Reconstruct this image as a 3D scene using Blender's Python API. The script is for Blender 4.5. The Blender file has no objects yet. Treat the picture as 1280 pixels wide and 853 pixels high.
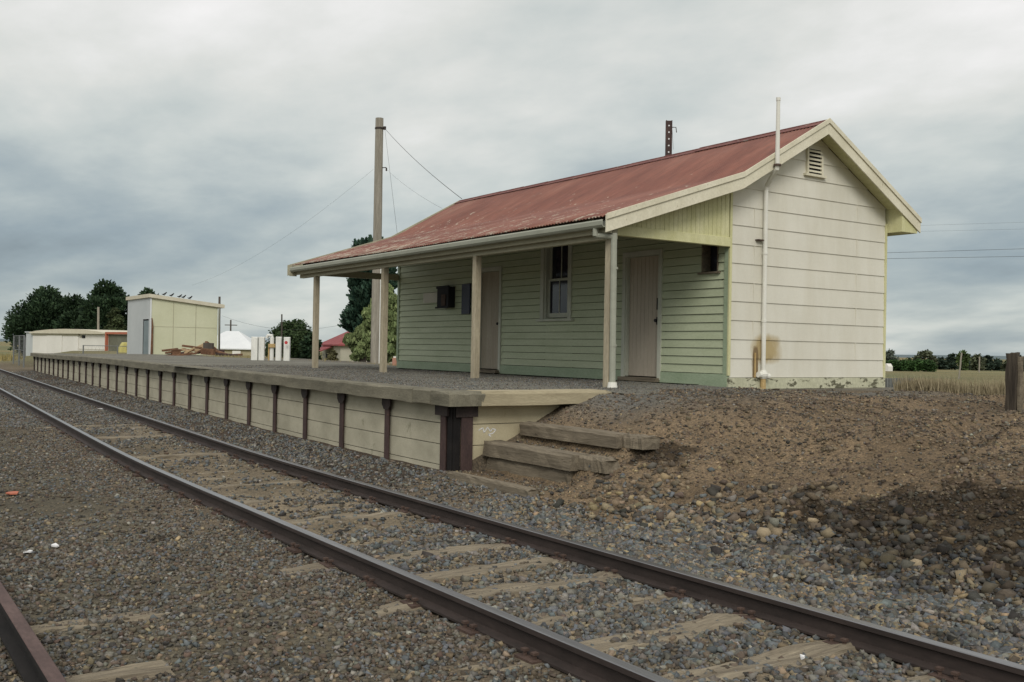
import bpy, math, random
import numpy as np
from mathutils import Vector, Matrix
random.seed(7); rng=np.random.default_rng(7)
sc=bpy.context.scene; col=sc.collection

# ------------------------------------------------------------------ camera
FX=1244.17; PITCH=.0081; ROLL=.0178; YAW=.9762
CAM=np.array([11.183,-11.730,.390])
F0=np.array([-math.sin(YAW),math.cos(YAW),0.]);R0=np.array([math.cos(YAW),math.sin(YAW),0.]);U0=np.array([0,0,1.])
F=F0*math.cos(PITCH)+U0*math.sin(PITCH);U2=-F0*math.sin(PITCH)+U0*math.cos(PITCH)
R=R0*math.cos(ROLL)+U2*math.sin(ROLL);U=-R0*math.sin(ROLL)+U2*math.cos(ROLL)
def at(u,v,D): return CAM+D*(F+R*(u-640)/FX+U*(426.5-v)/FX)      # a point at depth D seen in direction (u,v)
cd=bpy.data.cameras.new('camera'); cam=bpy.data.objects.new('camera',cd); col.objects.link(cam)
cd.sensor_width=36; cd.lens=FX/1280*36; cd.clip_start=.05; cd.clip_end=9000
M=Matrix(((R[0],U[0],-F[0],CAM[0]),(R[1],U[1],-F[1],CAM[1]),(R[2],U[2],-F[2],CAM[2]),(0,0,0,1)))
cam.matrix_world=M; sc.camera=cam

# ------------------------------------------------------------------ noise
def vnoise(x,y,seed=0):
    x=np.asarray(x,float);y=np.asarray(y,float)
    xi=np.floor(x).astype(np.int64);yi=np.floor(y).astype(np.int64);fx=x-xi;fy=y-yi
    fx=fx*fx*(3-2*fx);fy=fy*fy*(3-2*fy)
    def h(a,b):
        n=(a*374761393+b*668265263+seed*974711)&0xffffffff
        n=((n^(n>>13))*1274126177)&0xffffffff
        return ((n^(n>>16))&0xffff)/65535.
    return (h(xi,yi)*(1-fx)+h(xi+1,yi)*fx)*(1-fy)+(h(xi,yi+1)*(1-fx)+h(xi+1,yi+1)*fx)*fy
def fbm(x,y,seed=0,o=4):
    s=0;a=.5;t=0
    for i in range(o): s=s+a*vnoise(x*2**i,y*2**i,seed+i);t+=a;a*=.5
    return s/t-.5
def sm(a,b,x):
    t=np.clip((x-a)/(b-a),0,1);return t*t*(3-2*t)

# ------------------------------------------------------------------ materials
def srgb(r,g,b):
    return tuple(((c/255)/12.92 if c/255<=.04045 else ((c/255+.055)/1.055)**2.4) for c in (r,g,b))
def new(name):
    m=bpy.data.materials.new(name);m.use_nodes=True
    nt=m.node_tree;return m,nt,nt.nodes,nt.links,nt.nodes['Principled BSDF']
def noise_node(N,L,scale,stretch=(1,1,1),detail=6,rough=.6,coord='Object',rnd=True):
    tc=N.new('ShaderNodeTexCoord');mp=N.new('ShaderNodeMapping');n=N.new('ShaderNodeTexNoise')
    mp.inputs['Scale'].default_value=stretch
    L.new(tc.outputs[coord],mp.inputs['Vector'])
    if rnd:
        oi=N.new('ShaderNodeObjectInfo');mu=N.new('ShaderNodeMath');mu.operation='MULTIPLY';mu.inputs[1].default_value=37.
        L.new(oi.outputs['Random'],mu.inputs[0]);cb=N.new('ShaderNodeCombineXYZ')
        L.new(mu.outputs[0],cb.inputs[0]);L.new(mu.outputs[0],cb.inputs[2]);L.new(cb.outputs[0],mp.inputs['Location'])
    L.new(mp.outputs[0],n.inputs['Vector']);n.inputs['Scale'].default_value=scale;n.inputs['Detail'].default_value=detail;n.inputs['Roughness'].default_value=rough
    return n
def ramp(N,L,src,stops):
    r=N.new('ShaderNodeValToRGB');e=r.color_ramp.elements
    while len(e)<len(stops): e.new(.5)
    for el,(p,c) in zip(e,stops): el.position=p;el.color=(*c,1) if len(c)==3 else c
    L.new(src,r.inputs[0]);return r
def mixc(N,L,fac,a,b,mode='MIX'):
    m=N.new('ShaderNodeMix');m.data_type='RGBA';m.blend_type=mode
    for s,i in ((fac,0),(a,6),(b,7)):
        if hasattr(s,'links'): L.new(s,m.inputs[i])
        elif isinstance(s,(int,float)): m.inputs[i].default_value=s
        else: m.inputs[i].default_value=(*s,1)
    return m.outputs[2]
def bump(N,L,src,bs,strength=.3,dist=.01):
    b=N.new('ShaderNodeBump');b.inputs['Strength'].default_value=strength;b.inputs['Distance'].default_value=dist
    L.new(src,b.inputs['Height']);L.new(b.outputs[0],bs.inputs['Normal']);return b
def mat(name,c1,c2,scale=3,stretch=(1,1,1),rough=.75,bmp=.25,dist=.01,fine=40,finecol=.25,wear=None,wearcol=None,wearscale=8,wst=(1,1,1),metal=0,spec=.3):
    """base colour varied between c1 and c2, a fine grain, optional worn patches"""
    m,nt,N,L,bs=new(name)
    n=noise_node(N,L,scale,stretch);r=ramp(N,L,n.outputs['Fac'],[(.32,c1),(.68,c2)])
    n2=noise_node(N,L,fine,stretch,4)
    g=ramp(N,L,n2.outputs['Fac'],[(.3,(1-finecol,)*3),(.7,(1,)*3)])
    c=mixc(N,L,1.,r.outputs[0],g.outputs[0],'MULTIPLY')
    if wear:
        n3=noise_node(N,L,wearscale,wst,8,.7)
        wr=ramp(N,L,n3.outputs['Fac'],[(wear,(0,0,0)),(wear+.05,(1,1,1))])
        c=mixc(N,L,wr.outputs[0],c,wearcol)
    L.new(c,bs.inputs['Base Color']);bs.inputs['Roughness'].default_value=rough;bs.inputs['Metallic'].default_value=metal
    bs.inputs['Specular IOR Level'].default_value=spec
    bump(N,L,n2.outputs['Fac'],bs,bmp,dist)
    return m
MT={}
MT['green']=mat('green_weatherboard_paint',(.45,.50,.335),(.53,.58,.41),1.2,(1,1,4),.6,.15,.004,22,.15,.70,(.30,.32,.23),6,(1,1,6))
MT['green_skirt']=mat('green_skirting_paint',(.31,.39,.26),(.39,.47,.33),2,(1,1,2),.65,.2,.004,22,.2,.66,(.24,.22,.15),5,(1,1,3))
MT['cream']=mat('peeling_cream_paint',(.66,.62,.47),(.78,.74,.59),2,(1,1,1),.65,.3,.004,30,.15,.62,(.40,.36,.25),9,(1,2.2,2.2))
MT['creamgreen']=mat('peeling_green_cream_paint',(.60,.585,.31),(.71,.69,.42),2,(3,3,1),.7,.3,.004,30,.2,.64,(.26,.25,.15),7,(2,5,.7))
MT['postwood']=mat('faded_post_paint',(.36,.31,.22),(.50,.44,.32),2,(3,3,.6),.8,.35,.005,14,.3,.62,(.20,.16,.11),5,(5,5,.7))
MT['door']=mat('pinkish_brown_door_paint',(.42,.365,.29),(.50,.44,.355),1.5,(3,1,.5),.6,.15,.003,25,.15,.72,(.2,.16,.12),4,(4,1,.5))
MT['door_old']=mat('faded_brown_door_paint',(.36,.31,.235),(.45,.395,.31),1.5,(3,1,.5),.6,.2,.003,25,.2,.66,(.22,.12,.09),4,(4,1,.5))
MT['frame']=mat('pale_frame_paint',(.46,.48,.40),(.56,.57,.48),2,(2,2,1),.6,.15,.003,30,.12)
MT['gutter']=mat('grey_green_gutter_paint',(.30,.31,.25),(.38,.39,.32),1.5,(1,3,3),.5,.1,.003,30,.15)
MT['fascia']=mat('weathered_cream_fascia',(.36,.34,.24),(.46,.43,.31),1.5,(.5,3,3),.7,.2,.004,20,.2,.66,(.28,.24,.16),6,(.6,3,3))
MT['pipe']=mat('white_pipe_paint',(.70,.69,.62),(.78,.77,.70),3,(1,1,1),.45,.08,.002,40,.08)
MT['rust']=mat('rusty_dark_steel',(.055,.036,.034),(.10,.062,.055),6,(1,1,.5),.75,.3,.004,50,.35,.64,(.16,.075,.045),9)
MT['darksteel']=mat('dark_old_steel',(.035,.028,.026),(.07,.05,.045),6,(1,1,1),.7,.3,.004,50,.3)
MT['concrete']=mat('stained_concrete_slab',(.36,.335,.25),(.52,.485,.37),1.6,(1,1,1.5),.85,.3,.006,60,.18,.63,(.24,.23,.16),3.5,(1,1,.7))
MT['concrete_end']=mat('buff_concrete_slab',(.44,.38,.25),(.56,.50,.34),1.6,(1,1,1.5),.85,.3,.006,60,.15,.66,(.34,.28,.17),3,(1,1,1.5))
MT['coping']=mat('weathered_grey_coping',(.14,.13,.095),(.25,.23,.17),2.5,(.6,3,3),.9,.5,.01,30,.35,.62,(.10,.09,.065),6,(.7,3,3))
MT['coping_end']=mat('tan_timber_coping',(.34,.29,.19),(.46,.40,.27),3,(3,.5,4),.9,.5,.01,30,.25,.66,(.22,.18,.12),5,(4,.6,8))
MT['oldwood']=mat('weathered_grey_timber',(.15,.125,.09),(.28,.235,.17),3,(.5,5,7),.9,.6,.012,18,.4,.62,(.07,.055,.04),5,(.5,6,6))
MT['sleeper']=mat('sleeper_timber',(.17,.14,.10),(.33,.28,.20),3,(7,.5,4),.92,.7,.015,16,.4,.60,(.09,.075,.055),4,(6,.6,4))
MT['railside']=mat('brown_rail_steel',(.034,.026,.023),(.058,.043,.038),8,(.3,1,1),.7,.15,.003,60,.25)
MT['railhead']=mat('polished_rail_head',(.20,.20,.205),(.30,.30,.31),6,(.15,4,1),.33,.05,.002,40,.2,metal=.85,spec=.5)
MT['railrust']=mat('rusty_siding_rail',(.085,.055,.050),(.14,.092,.082),6,(.3,1,1),.8,.25,.004,50,.3)
MT['plate']=mat('rusty_plate',(.070,.046,.038),(.115,.075,.058),8,(1,1,1),.8,.3,.004,50,.3)
MT['polewood']=mat('silvered_pole_timber',(.26,.235,.19),(.40,.37,.31),2,(4,4,.3),.9,.5,.01,14,.35)
MT['darkpole']=mat('dark_pole_timber',(.07,.06,.05),(.12,.10,.085),2,(4,4,.3),.9,.4,.01,14,.3)
MT['wire']=mat('dull_wire',(.05,.05,.05),(.08,.08,.08),2)
MT['shedgreen']=mat('pale_yellow_green_sheet',(.56,.565,.39),(.62,.625,.45),.8,(1,1,1),.7,.08,.003,20,.08)
MT['shedgrey']=mat('pale_grey_sheet',(.47,.50,.50),(.53,.56,.56),.8,(1,1,1),.6,.08,.003,20,.08)
MT['shedtrim']=mat('cream_trim',(.62,.57,.44),(.70,.66,.52),2)
MT['greydoor']=mat('blue_grey_door',(.20,.25,.26),(.25,.30,.31),2)
MT['white']=mat('white_wall_paint',(.72,.70,.64),(.80,.78,.72),.6,(1,1,1),.6,.05,.002,10,.08)
MT['whitepost']=mat('white_post_paint',(.66,.66,.62),(.78,.78,.73),3,(2,2,.6),.6,.1,.003,20,.12,.72,(.45,.36,.24),4,(2,2,.6))
MT['brightwhite']=mat('white_metal_roof',(.72,.74,.75),(.80,.82,.82),.5,(1,1,1),.5)
MT['tan']=mat('tan_wall',(.40,.35,.22),(.47,.42,.28),1)
MT['creamwall']=mat('cream_house_wall',(.42,.40,.31),(.5,.47,.38),1)
MT['redroof2']=mat('dark_red_roof',(.24,.055,.06),(.30,.08,.08),1)
MT['orange']=mat('orange_red_frame',(.42,.12,.07),(.50,.17,.10),1)
MT['mesh_infill']=mat('grey_olive_infill',(.14,.14,.10),(.19,.19,.14),1,(1,1,1),.8,.1,.004,3,.2)
MT['yellow']=mat('yellow_paint',(.52,.47,.16),(.6,.54,.2),1)
MT['reddot']=mat('red_paint',(.5,.05,.06),(.55,.07,.07),1)
MT['brownwood']=mat('brown_scrap_timber',(.12,.06,.035),(.26,.14,.08),2,(1,1,1),.9,.3,.01,10,.4)
MT['tanwood']=mat('pale_scrap_timber',(.42,.30,.17),(.52,.38,.23),2)
MT['corr']=mat('grey_corrugated',(.20,.21,.20),(.27,.28,.27),2)
MT['black']=mat('black_paint',(.012,.012,.015),(.03,.03,.035),3)
MT['blueblack']=mat('blue_black_panel',(.018,.022,.05),(.03,.035,.07),3,rough=.4)
MT['signgrey']=mat('faded_sign',(.60,.575,.48),(.68,.65,.56),3,(1,1,1),.6)
MT['dark']=mat('dark_interior',(.01,.01,.01),(.015,.015,.015),3)
MT['curtain']=mat('pale_blue_grey_curtain',(.10,.12,.17),(.17,.19,.26),3,(6,1,.4))
MT['ochre']=mat('ochre_pipe',(.48,.33,.14),(.55,.40,.19),5)
MT['paper']=mat('white_paper',(.75,.75,.75),(.8,.8,.8),5)
MT['tanstone']=mat('tan_stone',(.34,.26,.15),(.42,.33,.2),8)
MT['bird']=mat('dark_feathers',(.02,.02,.02),(.04,.04,.04),8)
MT['barkm']=mat('dark_bark',(.05,.04,.03),(.10,.08,.06),3,(3,3,.6))
MT['shadeblack']=mat('steel_shade_black',(.008,.007,.007),(.018,.015,.014),6,(.3,1,1),.9,.2,.003,50,.3)  # near-black colour stands in for shade on the siding web and corner gap
MT['postdark']=mat('dark_split_post',(.045,.036,.028),(.12,.10,.075),3,(6,6,.5),.95,.6,.012,14,.4)
MT['netting']=mat('dull_netting_wire',(.16,.17,.17),(.2,.21,.21),2)
m,nt,N,L,bs=new('window_glass');bs.inputs['Base Color'].default_value=(.02,.02,.03,1);bs.inputs['Roughness'].default_value=.08;MT['glass']=m

# red corrugated roof: faded, lichen and flaked patches lower left
m,nt,N,L,bs=new('faded_red_corrugated_iron')
n=noise_node(N,L,1.1,(1,.35,.35),8,.65,rnd=False);r=ramp(N,L,n.outputs['Fac'],[(.3,(.155,.052,.034)),(.5,(.215,.080,.052)),(.62,(.25,.105,.070)),(.8,(.33,.19,.13))])
n2=noise_node(N,L,14,(1,.15,.15),4,.6,rnd=False);g=ramp(N,L,n2.outputs['Fac'],[(.3,(.75,.75,.75)),(.7,(1.1,1.05,1.05))])
c=mixc(N,L,1.,r.outputs[0],g.outputs[0],'MULTIPLY')
n3=noise_node(N,L,2.6,(1.6,1,1),10,.78,rnd=False)
tc=N.new('ShaderNodeTexCoord');sx=N.new('ShaderNodeSeparateXYZ');L.new(tc.outputs['Object'],sx.inputs[0])
mr=N.new('ShaderNodeMapRange');mr.inputs[1].default_value=2.35;mr.inputs[2].default_value=4.05;mr.inputs[3].default_value=.07;mr.inputs[4].default_value=-.09;L.new(sx.outputs[2],mr.inputs[0])
mr2=N.new('ShaderNodeMapRange');mr2.inputs[1].default_value=-3.4;mr2.inputs[2].default_value=5.6;mr2.inputs[3].default_value=.035;mr2.inputs[4].default_value=-.03;L.new(sx.outputs[0],mr2.inputs[0])
a=N.new('ShaderNodeMath');a.operation='ADD';L.new(mr.outputs[0],a.inputs[0]);L.new(n3.outputs['Fac'],a.inputs[1])
a2=N.new('ShaderNodeMath');a2.operation='ADD';L.new(a.outputs[0],a2.inputs[0]);L.new(mr2.outputs[0],a2.inputs[1])
w=ramp(N,L,a2.outputs[0],[(.583,(0,0,0)),(.615,(.9,.9,.9))])
c=mixc(N,L,w.outputs[0],c,(.42,.36,.28));L.new(c,bs.inputs['Base Color']);bs.inputs['Roughness'].default_value=.6
bump(N,L,n2.outputs['Fac'],bs,.15,.004);MT['roof']=m

# cement sheet gable with rust stain by the pipe base and grime at the foot
m,nt,N,L,bs=new('cream_cement_sheet')
n=noise_node(N,L,1.,(1,1,1),6,rnd=False);r=ramp(N,L,n.outputs['Fac'],[(.3,(.67,.65,.56)),(.7,(.74,.72,.63))])
n2=noise_node(N,L,60,(1,1,1),3,rnd=False);g=ramp(N,L,n2.outputs['Fac'],[(.3,(.93,)*3),(.7,(1,)*3)])
c=mixc(N,L,1.,r.outputs[0],g.outputs[0],'MULTIPLY')
nst=noise_node(N,L,1.7,(1,1.6,.3),5,.6,rnd=False);gs=ramp(N,L,nst.outputs['Fac'],[(.35,(.93,.92,.895)),(.6,(1,1,1))]);c=mixc(N,L,1.,c,gs.outputs[0],'MULTIPLY')
tc=N.new('ShaderNodeTexCoord');sx=N.new('ShaderNodeSeparateXYZ');L.new(tc.outputs['Object'],sx.inputs[0])
nw=noise_node(N,L,6,(1,1,.6),5,rnd=False)
def blob(cy,cz,ry,rz,lo,hi):
    def d(sock,c0,r0):
        s=N.new('ShaderNodeMath');s.operation='SUBTRACT';L.new(sock,s.inputs[0]);s.inputs[1].default_value=c0
        q=N.new('ShaderNodeMath');q.operation='DIVIDE';L.new(s.outputs[0],q.inputs[0]);q.inputs[1].default_value=r0
        p=N.new('ShaderNodeMath');p.operation='POWER';ab=N.new('ShaderNodeMath');ab.operation='ABSOLUTE';L.new(q.outputs[0],ab.inputs[0]);L.new(ab.outputs[0],p.inputs[0]);p.inputs[1].default_value=3;return p.outputs[0]
    s=N.new('ShaderNodeMath');s.operation='ADD';L.new(d(sx.outputs[1],cy,ry),s.inputs[0]);L.new(d(sx.outputs[2],cz,rz),s.inputs[1])
    t=N.new('ShaderNodeMath');t.operation='MULTIPLY_ADD';L.new(nw.outputs['Fac'],t.inputs[0]);t.inputs[1].default_value=1.6;L.new(s.outputs[0],t.inputs[2])
    k=N.new('ShaderNodeMath');k.operation='MULTIPLY';L.new(t.outputs[0],k.inputs[0]);k.inputs[1].default_value=.4
    return ramp(N,L,k.outputs[0],[(lo*.4,(1,1,1)),(hi*.4,(0,0,0))]).outputs[0]
c=mixc(N,L,blob(.93-2,.42+.15,.12,.17,1.3,1.6),c,(.16,.115,.06))
c=mixc(N,L,blob(.86-2,.46+.15,.34,.24,1.0,2.2),c,(.42,.33,.17))
c=mixc(N,L,blob(.60-2,.2+.15,.08,.34,1.2,1.7),c,(.20,.14,.07))
L.new(c,bs.inputs['Base Color']);bs.inputs['Roughness'].default_value=.75;bump(N,L,n2.outputs['Fac'],bs,.1,.003);MT['sheet']=m

# vertex-colour driven material for stones, leaves, ground
def vcol(name,rough,bsc=80,bst=.3,dist=.005,trans=0,mul=.25,spec=.3):
    m,nt,N,L,bs=new(name)
    at_=N.new('ShaderNodeAttribute');at_.attribute_name='tone'
    n=noise_node(N,L,bsc,(1,1,1),4,rnd=False);g=ramp(N,L,n.outputs['Fac'],[(.3,(1-mul,)*3),(.7,(1+mul*.5,)*3)])
    c=mixc(N,L,1.,at_.outputs['Color'],g.outputs[0],'MULTIPLY')
    L.new(c,bs.inputs['Base Color']);bs.inputs['Roughness'].default_value=rough;bs.inputs['Specular IOR Level'].default_value=spec
    if bst: bump(N,L,n.outputs['Fac'],bs,bst,dist)
    return m
MT['stone']=vcol('crushed_stone',.85,70,.3,.004)
MT['leaf']=vcol('foliage',.7,3,0,mul=.2,spec=.15)
MT['grassblade']=vcol('dry_grass_blades',.8,3,0,mul=.2,spec=.1)
m,nt,N,L,bs=new('gravel_ground')
at_=N.new('ShaderNodeAttribute');at_.attribute_name='tone'
n=noise_node(N,L,45,(1,1,1),8,.75,rnd=False);g=ramp(N,L,n.outputs['Fac'],[(.3,(.45,)*3),(.5,(.9,)*3),(.68,(1.5,)*3)])
v=N.new('ShaderNodeTexVoronoi');v.inputs['Scale'].default_value=38;tc=N.new('ShaderNodeTexCoord');L.new(tc.outputs['Object'],v.inputs['Vector'])
g2=ramp(N,L,v.outputs['Color'],[(0.,(.62,.64,.68)),(1.,(1.35,1.28,1.15))])
c=mixc(N,L,1.,at_.outputs['Color'],g.outputs[0],'MULTIPLY');c=mixc(N,L,.8,c,g2.outputs[0],'MULTIPLY')
L.new(c,bs.inputs['Base Color']);bs.inputs['Roughness'].default_value=.95;bs.inputs['Specular IOR Level'].default_value=.1
ad=N.new('ShaderNodeMath');ad.operation='SUBTRACT';L.new(n.outputs['Fac'],ad.inputs[0]);L.new(v.outputs['Distance'],ad.inputs[1])
bump(N,L,ad.outputs[0],bs,.6,.02);MT['ground']=m

# ------------------------------------------------------------------ mesh builder
class MB:
    def __init__(s): s.v=[];s.f=[];s.sm=False
    def add(s,vs,fs):
        o=len(s.v);s.v.extend([tuple(map(float,p)) for p in vs]);s.f.extend([tuple(i+o for i in f) for f in fs]);return s
    def box(s,x0,x1,y0,y1,z0,z1):
        return s.add([(x0,y0,z0),(x1,y0,z0),(x1,y1,z0),(x0,y1,z0),(x0,y0,z1),(x1,y0,z1),(x1,y1,z1),(x0,y1,z1)],
          [(0,3,2,1),(4,5,6,7),(0,1,5,4),(1,2,6,5),(2,3,7,6),(3,0,4,7)])
    def hexa(s,p): # 8 points bottom 4, top 4
        return s.add(p,[(0,3,2,1),(4,5,6,7),(0,1,5,4),(1,2,6,5),(2,3,7,6),(3,0,4,7)])
    def beam(s,a,b,w,h,up=(0,0,1)):
        a=np.array(a,float);b=np.array(b,float);d=b-a;d/=np.linalg.norm(d);r=np.cross(d,up);r/=np.linalg.norm(r);u=np.cross(r,d)
        P=[];
        for q in (a,b):
            for i,j in ((-1,-1),(1,-1),(1,1),(-1,1)): P.append(q+r*i*w/2+u*j*h/2)
        return s.add(P,[(0,1,2,3),(7,6,5,4),(0,4,5,1),(1,5,6,2),(2,6,7,3),(3,7,4,0)])
    def prism(s,poly,axis,a,b):
        """poly: list of 2-D points; axis 'x': (y,z) extruded in x; 'y': (x,z); 'z': (x,y)"""
        def P(p,t): return {'x':(t,p[0],p[1]),'y':(p[0],t,p[1]),'z':(p[0],p[1],t)}[axis]
        n=len(poly);vs=[P(p,a) for p in poly]+[P(p,b) for p in poly]
        return s.add(vs,[tuple(range(n))[::-1],tuple(range(n,2*n))]+[(i,(i+1)%n,n+(i+1)%n,n+i) for i in range(n)])
    def tube(s,path,r,n=8,cap=True):
        path=[np.array(p,float) for p in path];k=len(path);rs=r if isinstance(r,(list,tuple)) else [r]*k
        o=len(s.v);prev=None
        for i,p in enumerate(path):
            d=path[min(i+1,k-1)]-path[max(i-1,0)];d/=np.linalg.norm(d)
            if prev is None:
                t=np.array([0,0,1.]) if abs(d[2])<.9 else np.array([1.,0,0]);r1=np.cross(d,t)
            else: r1=prev-d*np.dot(prev,d)
            r1/=np.linalg.norm(r1);prev=r1;r2=np.cross(d,r1)
            for j in range(n):
                a=2*math.pi*j/n;s.v.append(tuple(p+rs[i]*(math.cos(a)*r1+math.sin(a)*r2)))
        for i in range(k-1):
            for j in range(n):
                a=o+i*n+j;b=o+i*n+(j+1)%n;s.f.append((a,b,b+n,a+n))
        if cap: s.f.append(tuple(o+j for j in range(n))[::-1]);s.f.append(tuple(o+(k-1)*n+j for j in range(n)))
        return s
    def build(s,name,m,parent=None,smooth=False,bevel=0):
        root=parent
        while root is not None and root.parent is not None: root=root.parent
        off=np.array(root.location) if root is not None else np.zeros(3)
        me=bpy.data.meshes.new(name);me.from_pydata([tuple(np.array(p)-off) for p in s.v],[],s.f)
        me.materials.append(MT[m] if isinstance(m,str) else m)
        if smooth: me.polygons.foreach_set('use_smooth',[True]*len(me.polygons))
        o=bpy.data.objects.new(name,me);col.objects.link(o)
        if parent is not None: o.parent=parent
        if bevel:
            b=o.modifiers.new('bevel','BEVEL');b.width=bevel;b.segments=2;b.limit_method='ANGLE'
        return o
def tag(o,label=None,cat=None,group=None,kind=None):
    if label:o['label']=label
    if cat:o['category']=cat
    if group:o['group']=group
    if kind:o['kind']=kind
    return o
def thing(name,label,cat,loc,group=None):
    o=bpy.data.objects.new(name,None);col.objects.link(o);o.location=tuple(map(float,loc));o.empty_display_size=.2
    return tag(o,label,cat,group)
def np_mesh(name,verts,faces,tone,m,k=3,smooth=False):
    me=bpy.data.meshes.new(name);nv=len(verts);nf=len(faces)
    me.vertices.add(nv);me.vertices.foreach_set('co',np.ascontiguousarray(verts,dtype=np.float32).ravel())
    me.loops.add(nf*k);me.polygons.add(nf)
    me.loops.foreach_set('vertex_index',np.ascontiguousarray(faces,dtype=np.int32).ravel())
    me.polygons.foreach_set('loop_start',np.arange(0,nf*k,k,dtype=np.int32))
    me.update(calc_edges=True)
    if smooth: me.polygons.foreach_set('use_smooth',np.ones(nf,dtype=bool))
    if tone is not None:
        ca=me.color_attributes.new('tone','FLOAT_COLOR','POINT')
        ca.data.foreach_set('color',np.concatenate([tone,np.ones((nv,1))],1).astype(np.float32).ravel())
    me.materials.append(MT[m]);o=bpy.data.objects.new(name,me);col.objects.link(o);return o

# ------------------------------------------------------------------ terrain
PE=-42.9     # far end of the platform
def curve(x): return .048*np.logaddexp(0,-(np.asarray(x,float)+2))
def H(x,y,rough=True):
    x=np.asarray(x,float);y=np.asarray(y,float);s=y-curve(x)
    bed=-1.285+.0*s
    bed=np.where(s<-9.4,-1.285-.03*sm(-9.4,-10,s),bed)
    toe=np.interp(s,[-6.75,-6.3,-5.7],[-1.285,-1.20,-1.09])
    # bank to the right of the platform end
    b1=np.interp(y,[-6.6,-6.0,-5.6,-5.1,-4.8,-4.05,-3.5,-2.4,-.5],[-1.27,-1.12,-1.06,-.82,-.70,-.31,-.17,-.130,-.130])
    b2=np.interp(y,[-6.3,-5.6,-5.1,-4.5,-3.7,-3.0,-2.4,-1.5,0],[-1.28,-1.24,-1.13,-.92,-.62,-.42,-.31,-.27,-.24])
    w=sm(2.6,4.6,x);bank=b1*(1-w)+b2*w
    bank=bank+(-.2-bank)*sm(-1.6,.2,y)*(1-w)
    # stair treads
    st=np.interp(y,[-6.0,-5.80,-5.74,-5.24,-5.10,-4.76,-4.62,-4.2],[-1.14,-1.12,-1.07,-1.08,-.76,-.74,-.55,-.42])
    inst=(x>1.0)&(x<3.05)&(y>-6.0)&(y<-4.2)
    bank=np.where(inst,st,bank)
    # mound back edge
    ye=np.interp(x,[.7,1.1,9,14],[5.0,2.5,2.6,3.2])
    bank=bank+(-1.55-bank)*sm(0,3.4,y-ye)
    # under / behind the platform
    plat=np.where(s<.55,-.42,np.interp(s,[.55,7.5,13,32],[-.20,-.34,-.95,-1.5]))
    edge_s=np.where(s>-5.50,1.,0.)
    left=np.where(edge_s>0,plat,toe)
    # ground outside the footprint stays low, fill under the building
    xr=(x>.93)
    z=np.where(xr,np.where(y<-6.6,bed,bank),left)
    beyond=np.interp(s,[-6.75,-4.5,-1.,1.5,7.5,13,32],[-1.285,-1.15,-.75,-.33,-.34,-.95,-1.5])
    z=np.where(x<PE,beyond,z)
    z=np.where(s<-6.75,bed,z)
    und=(x>-11.9)&(x<=.93)&(y>.2)&(y<4.6);z=np.where(und,-.20,z)
    # far field
    d=np.hypot(x+5,y)
    far=-1.3-1.9*sm(40,320,d)-1.*sm(300,2500,d)
    wf=sm(24,60,d)*np.where(x<PE-40,1,sm(12,30,y))
    wf=np.maximum(wf,sm(70,110,d));wf=np.maximum(wf,sm(10,22,y)*sm(1,6,x))
    z=z*(1-wf)+far*wf
    if rough:
        a=np.where((x>1)&(y>-6.),.06,.014)*(1-wf)
        a=np.where(inst,.008,a)
        z=z+a*1.5*fbm(x*1.7,y*2.2,3,4)*2-np.where((x>1)&(y>-6)&~inst,.10,0)*sm(.06,.2,fbm(x*.9,y*.55,61,3))*(1-wf)*sm(-1.,-2.,y)*sm(2.5,4,x)+ np.where((x>1)&(y>-6)&~inst,.030,.012)*fbm(x*9,y*9,9,3)*(1-wf)
    return z
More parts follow.
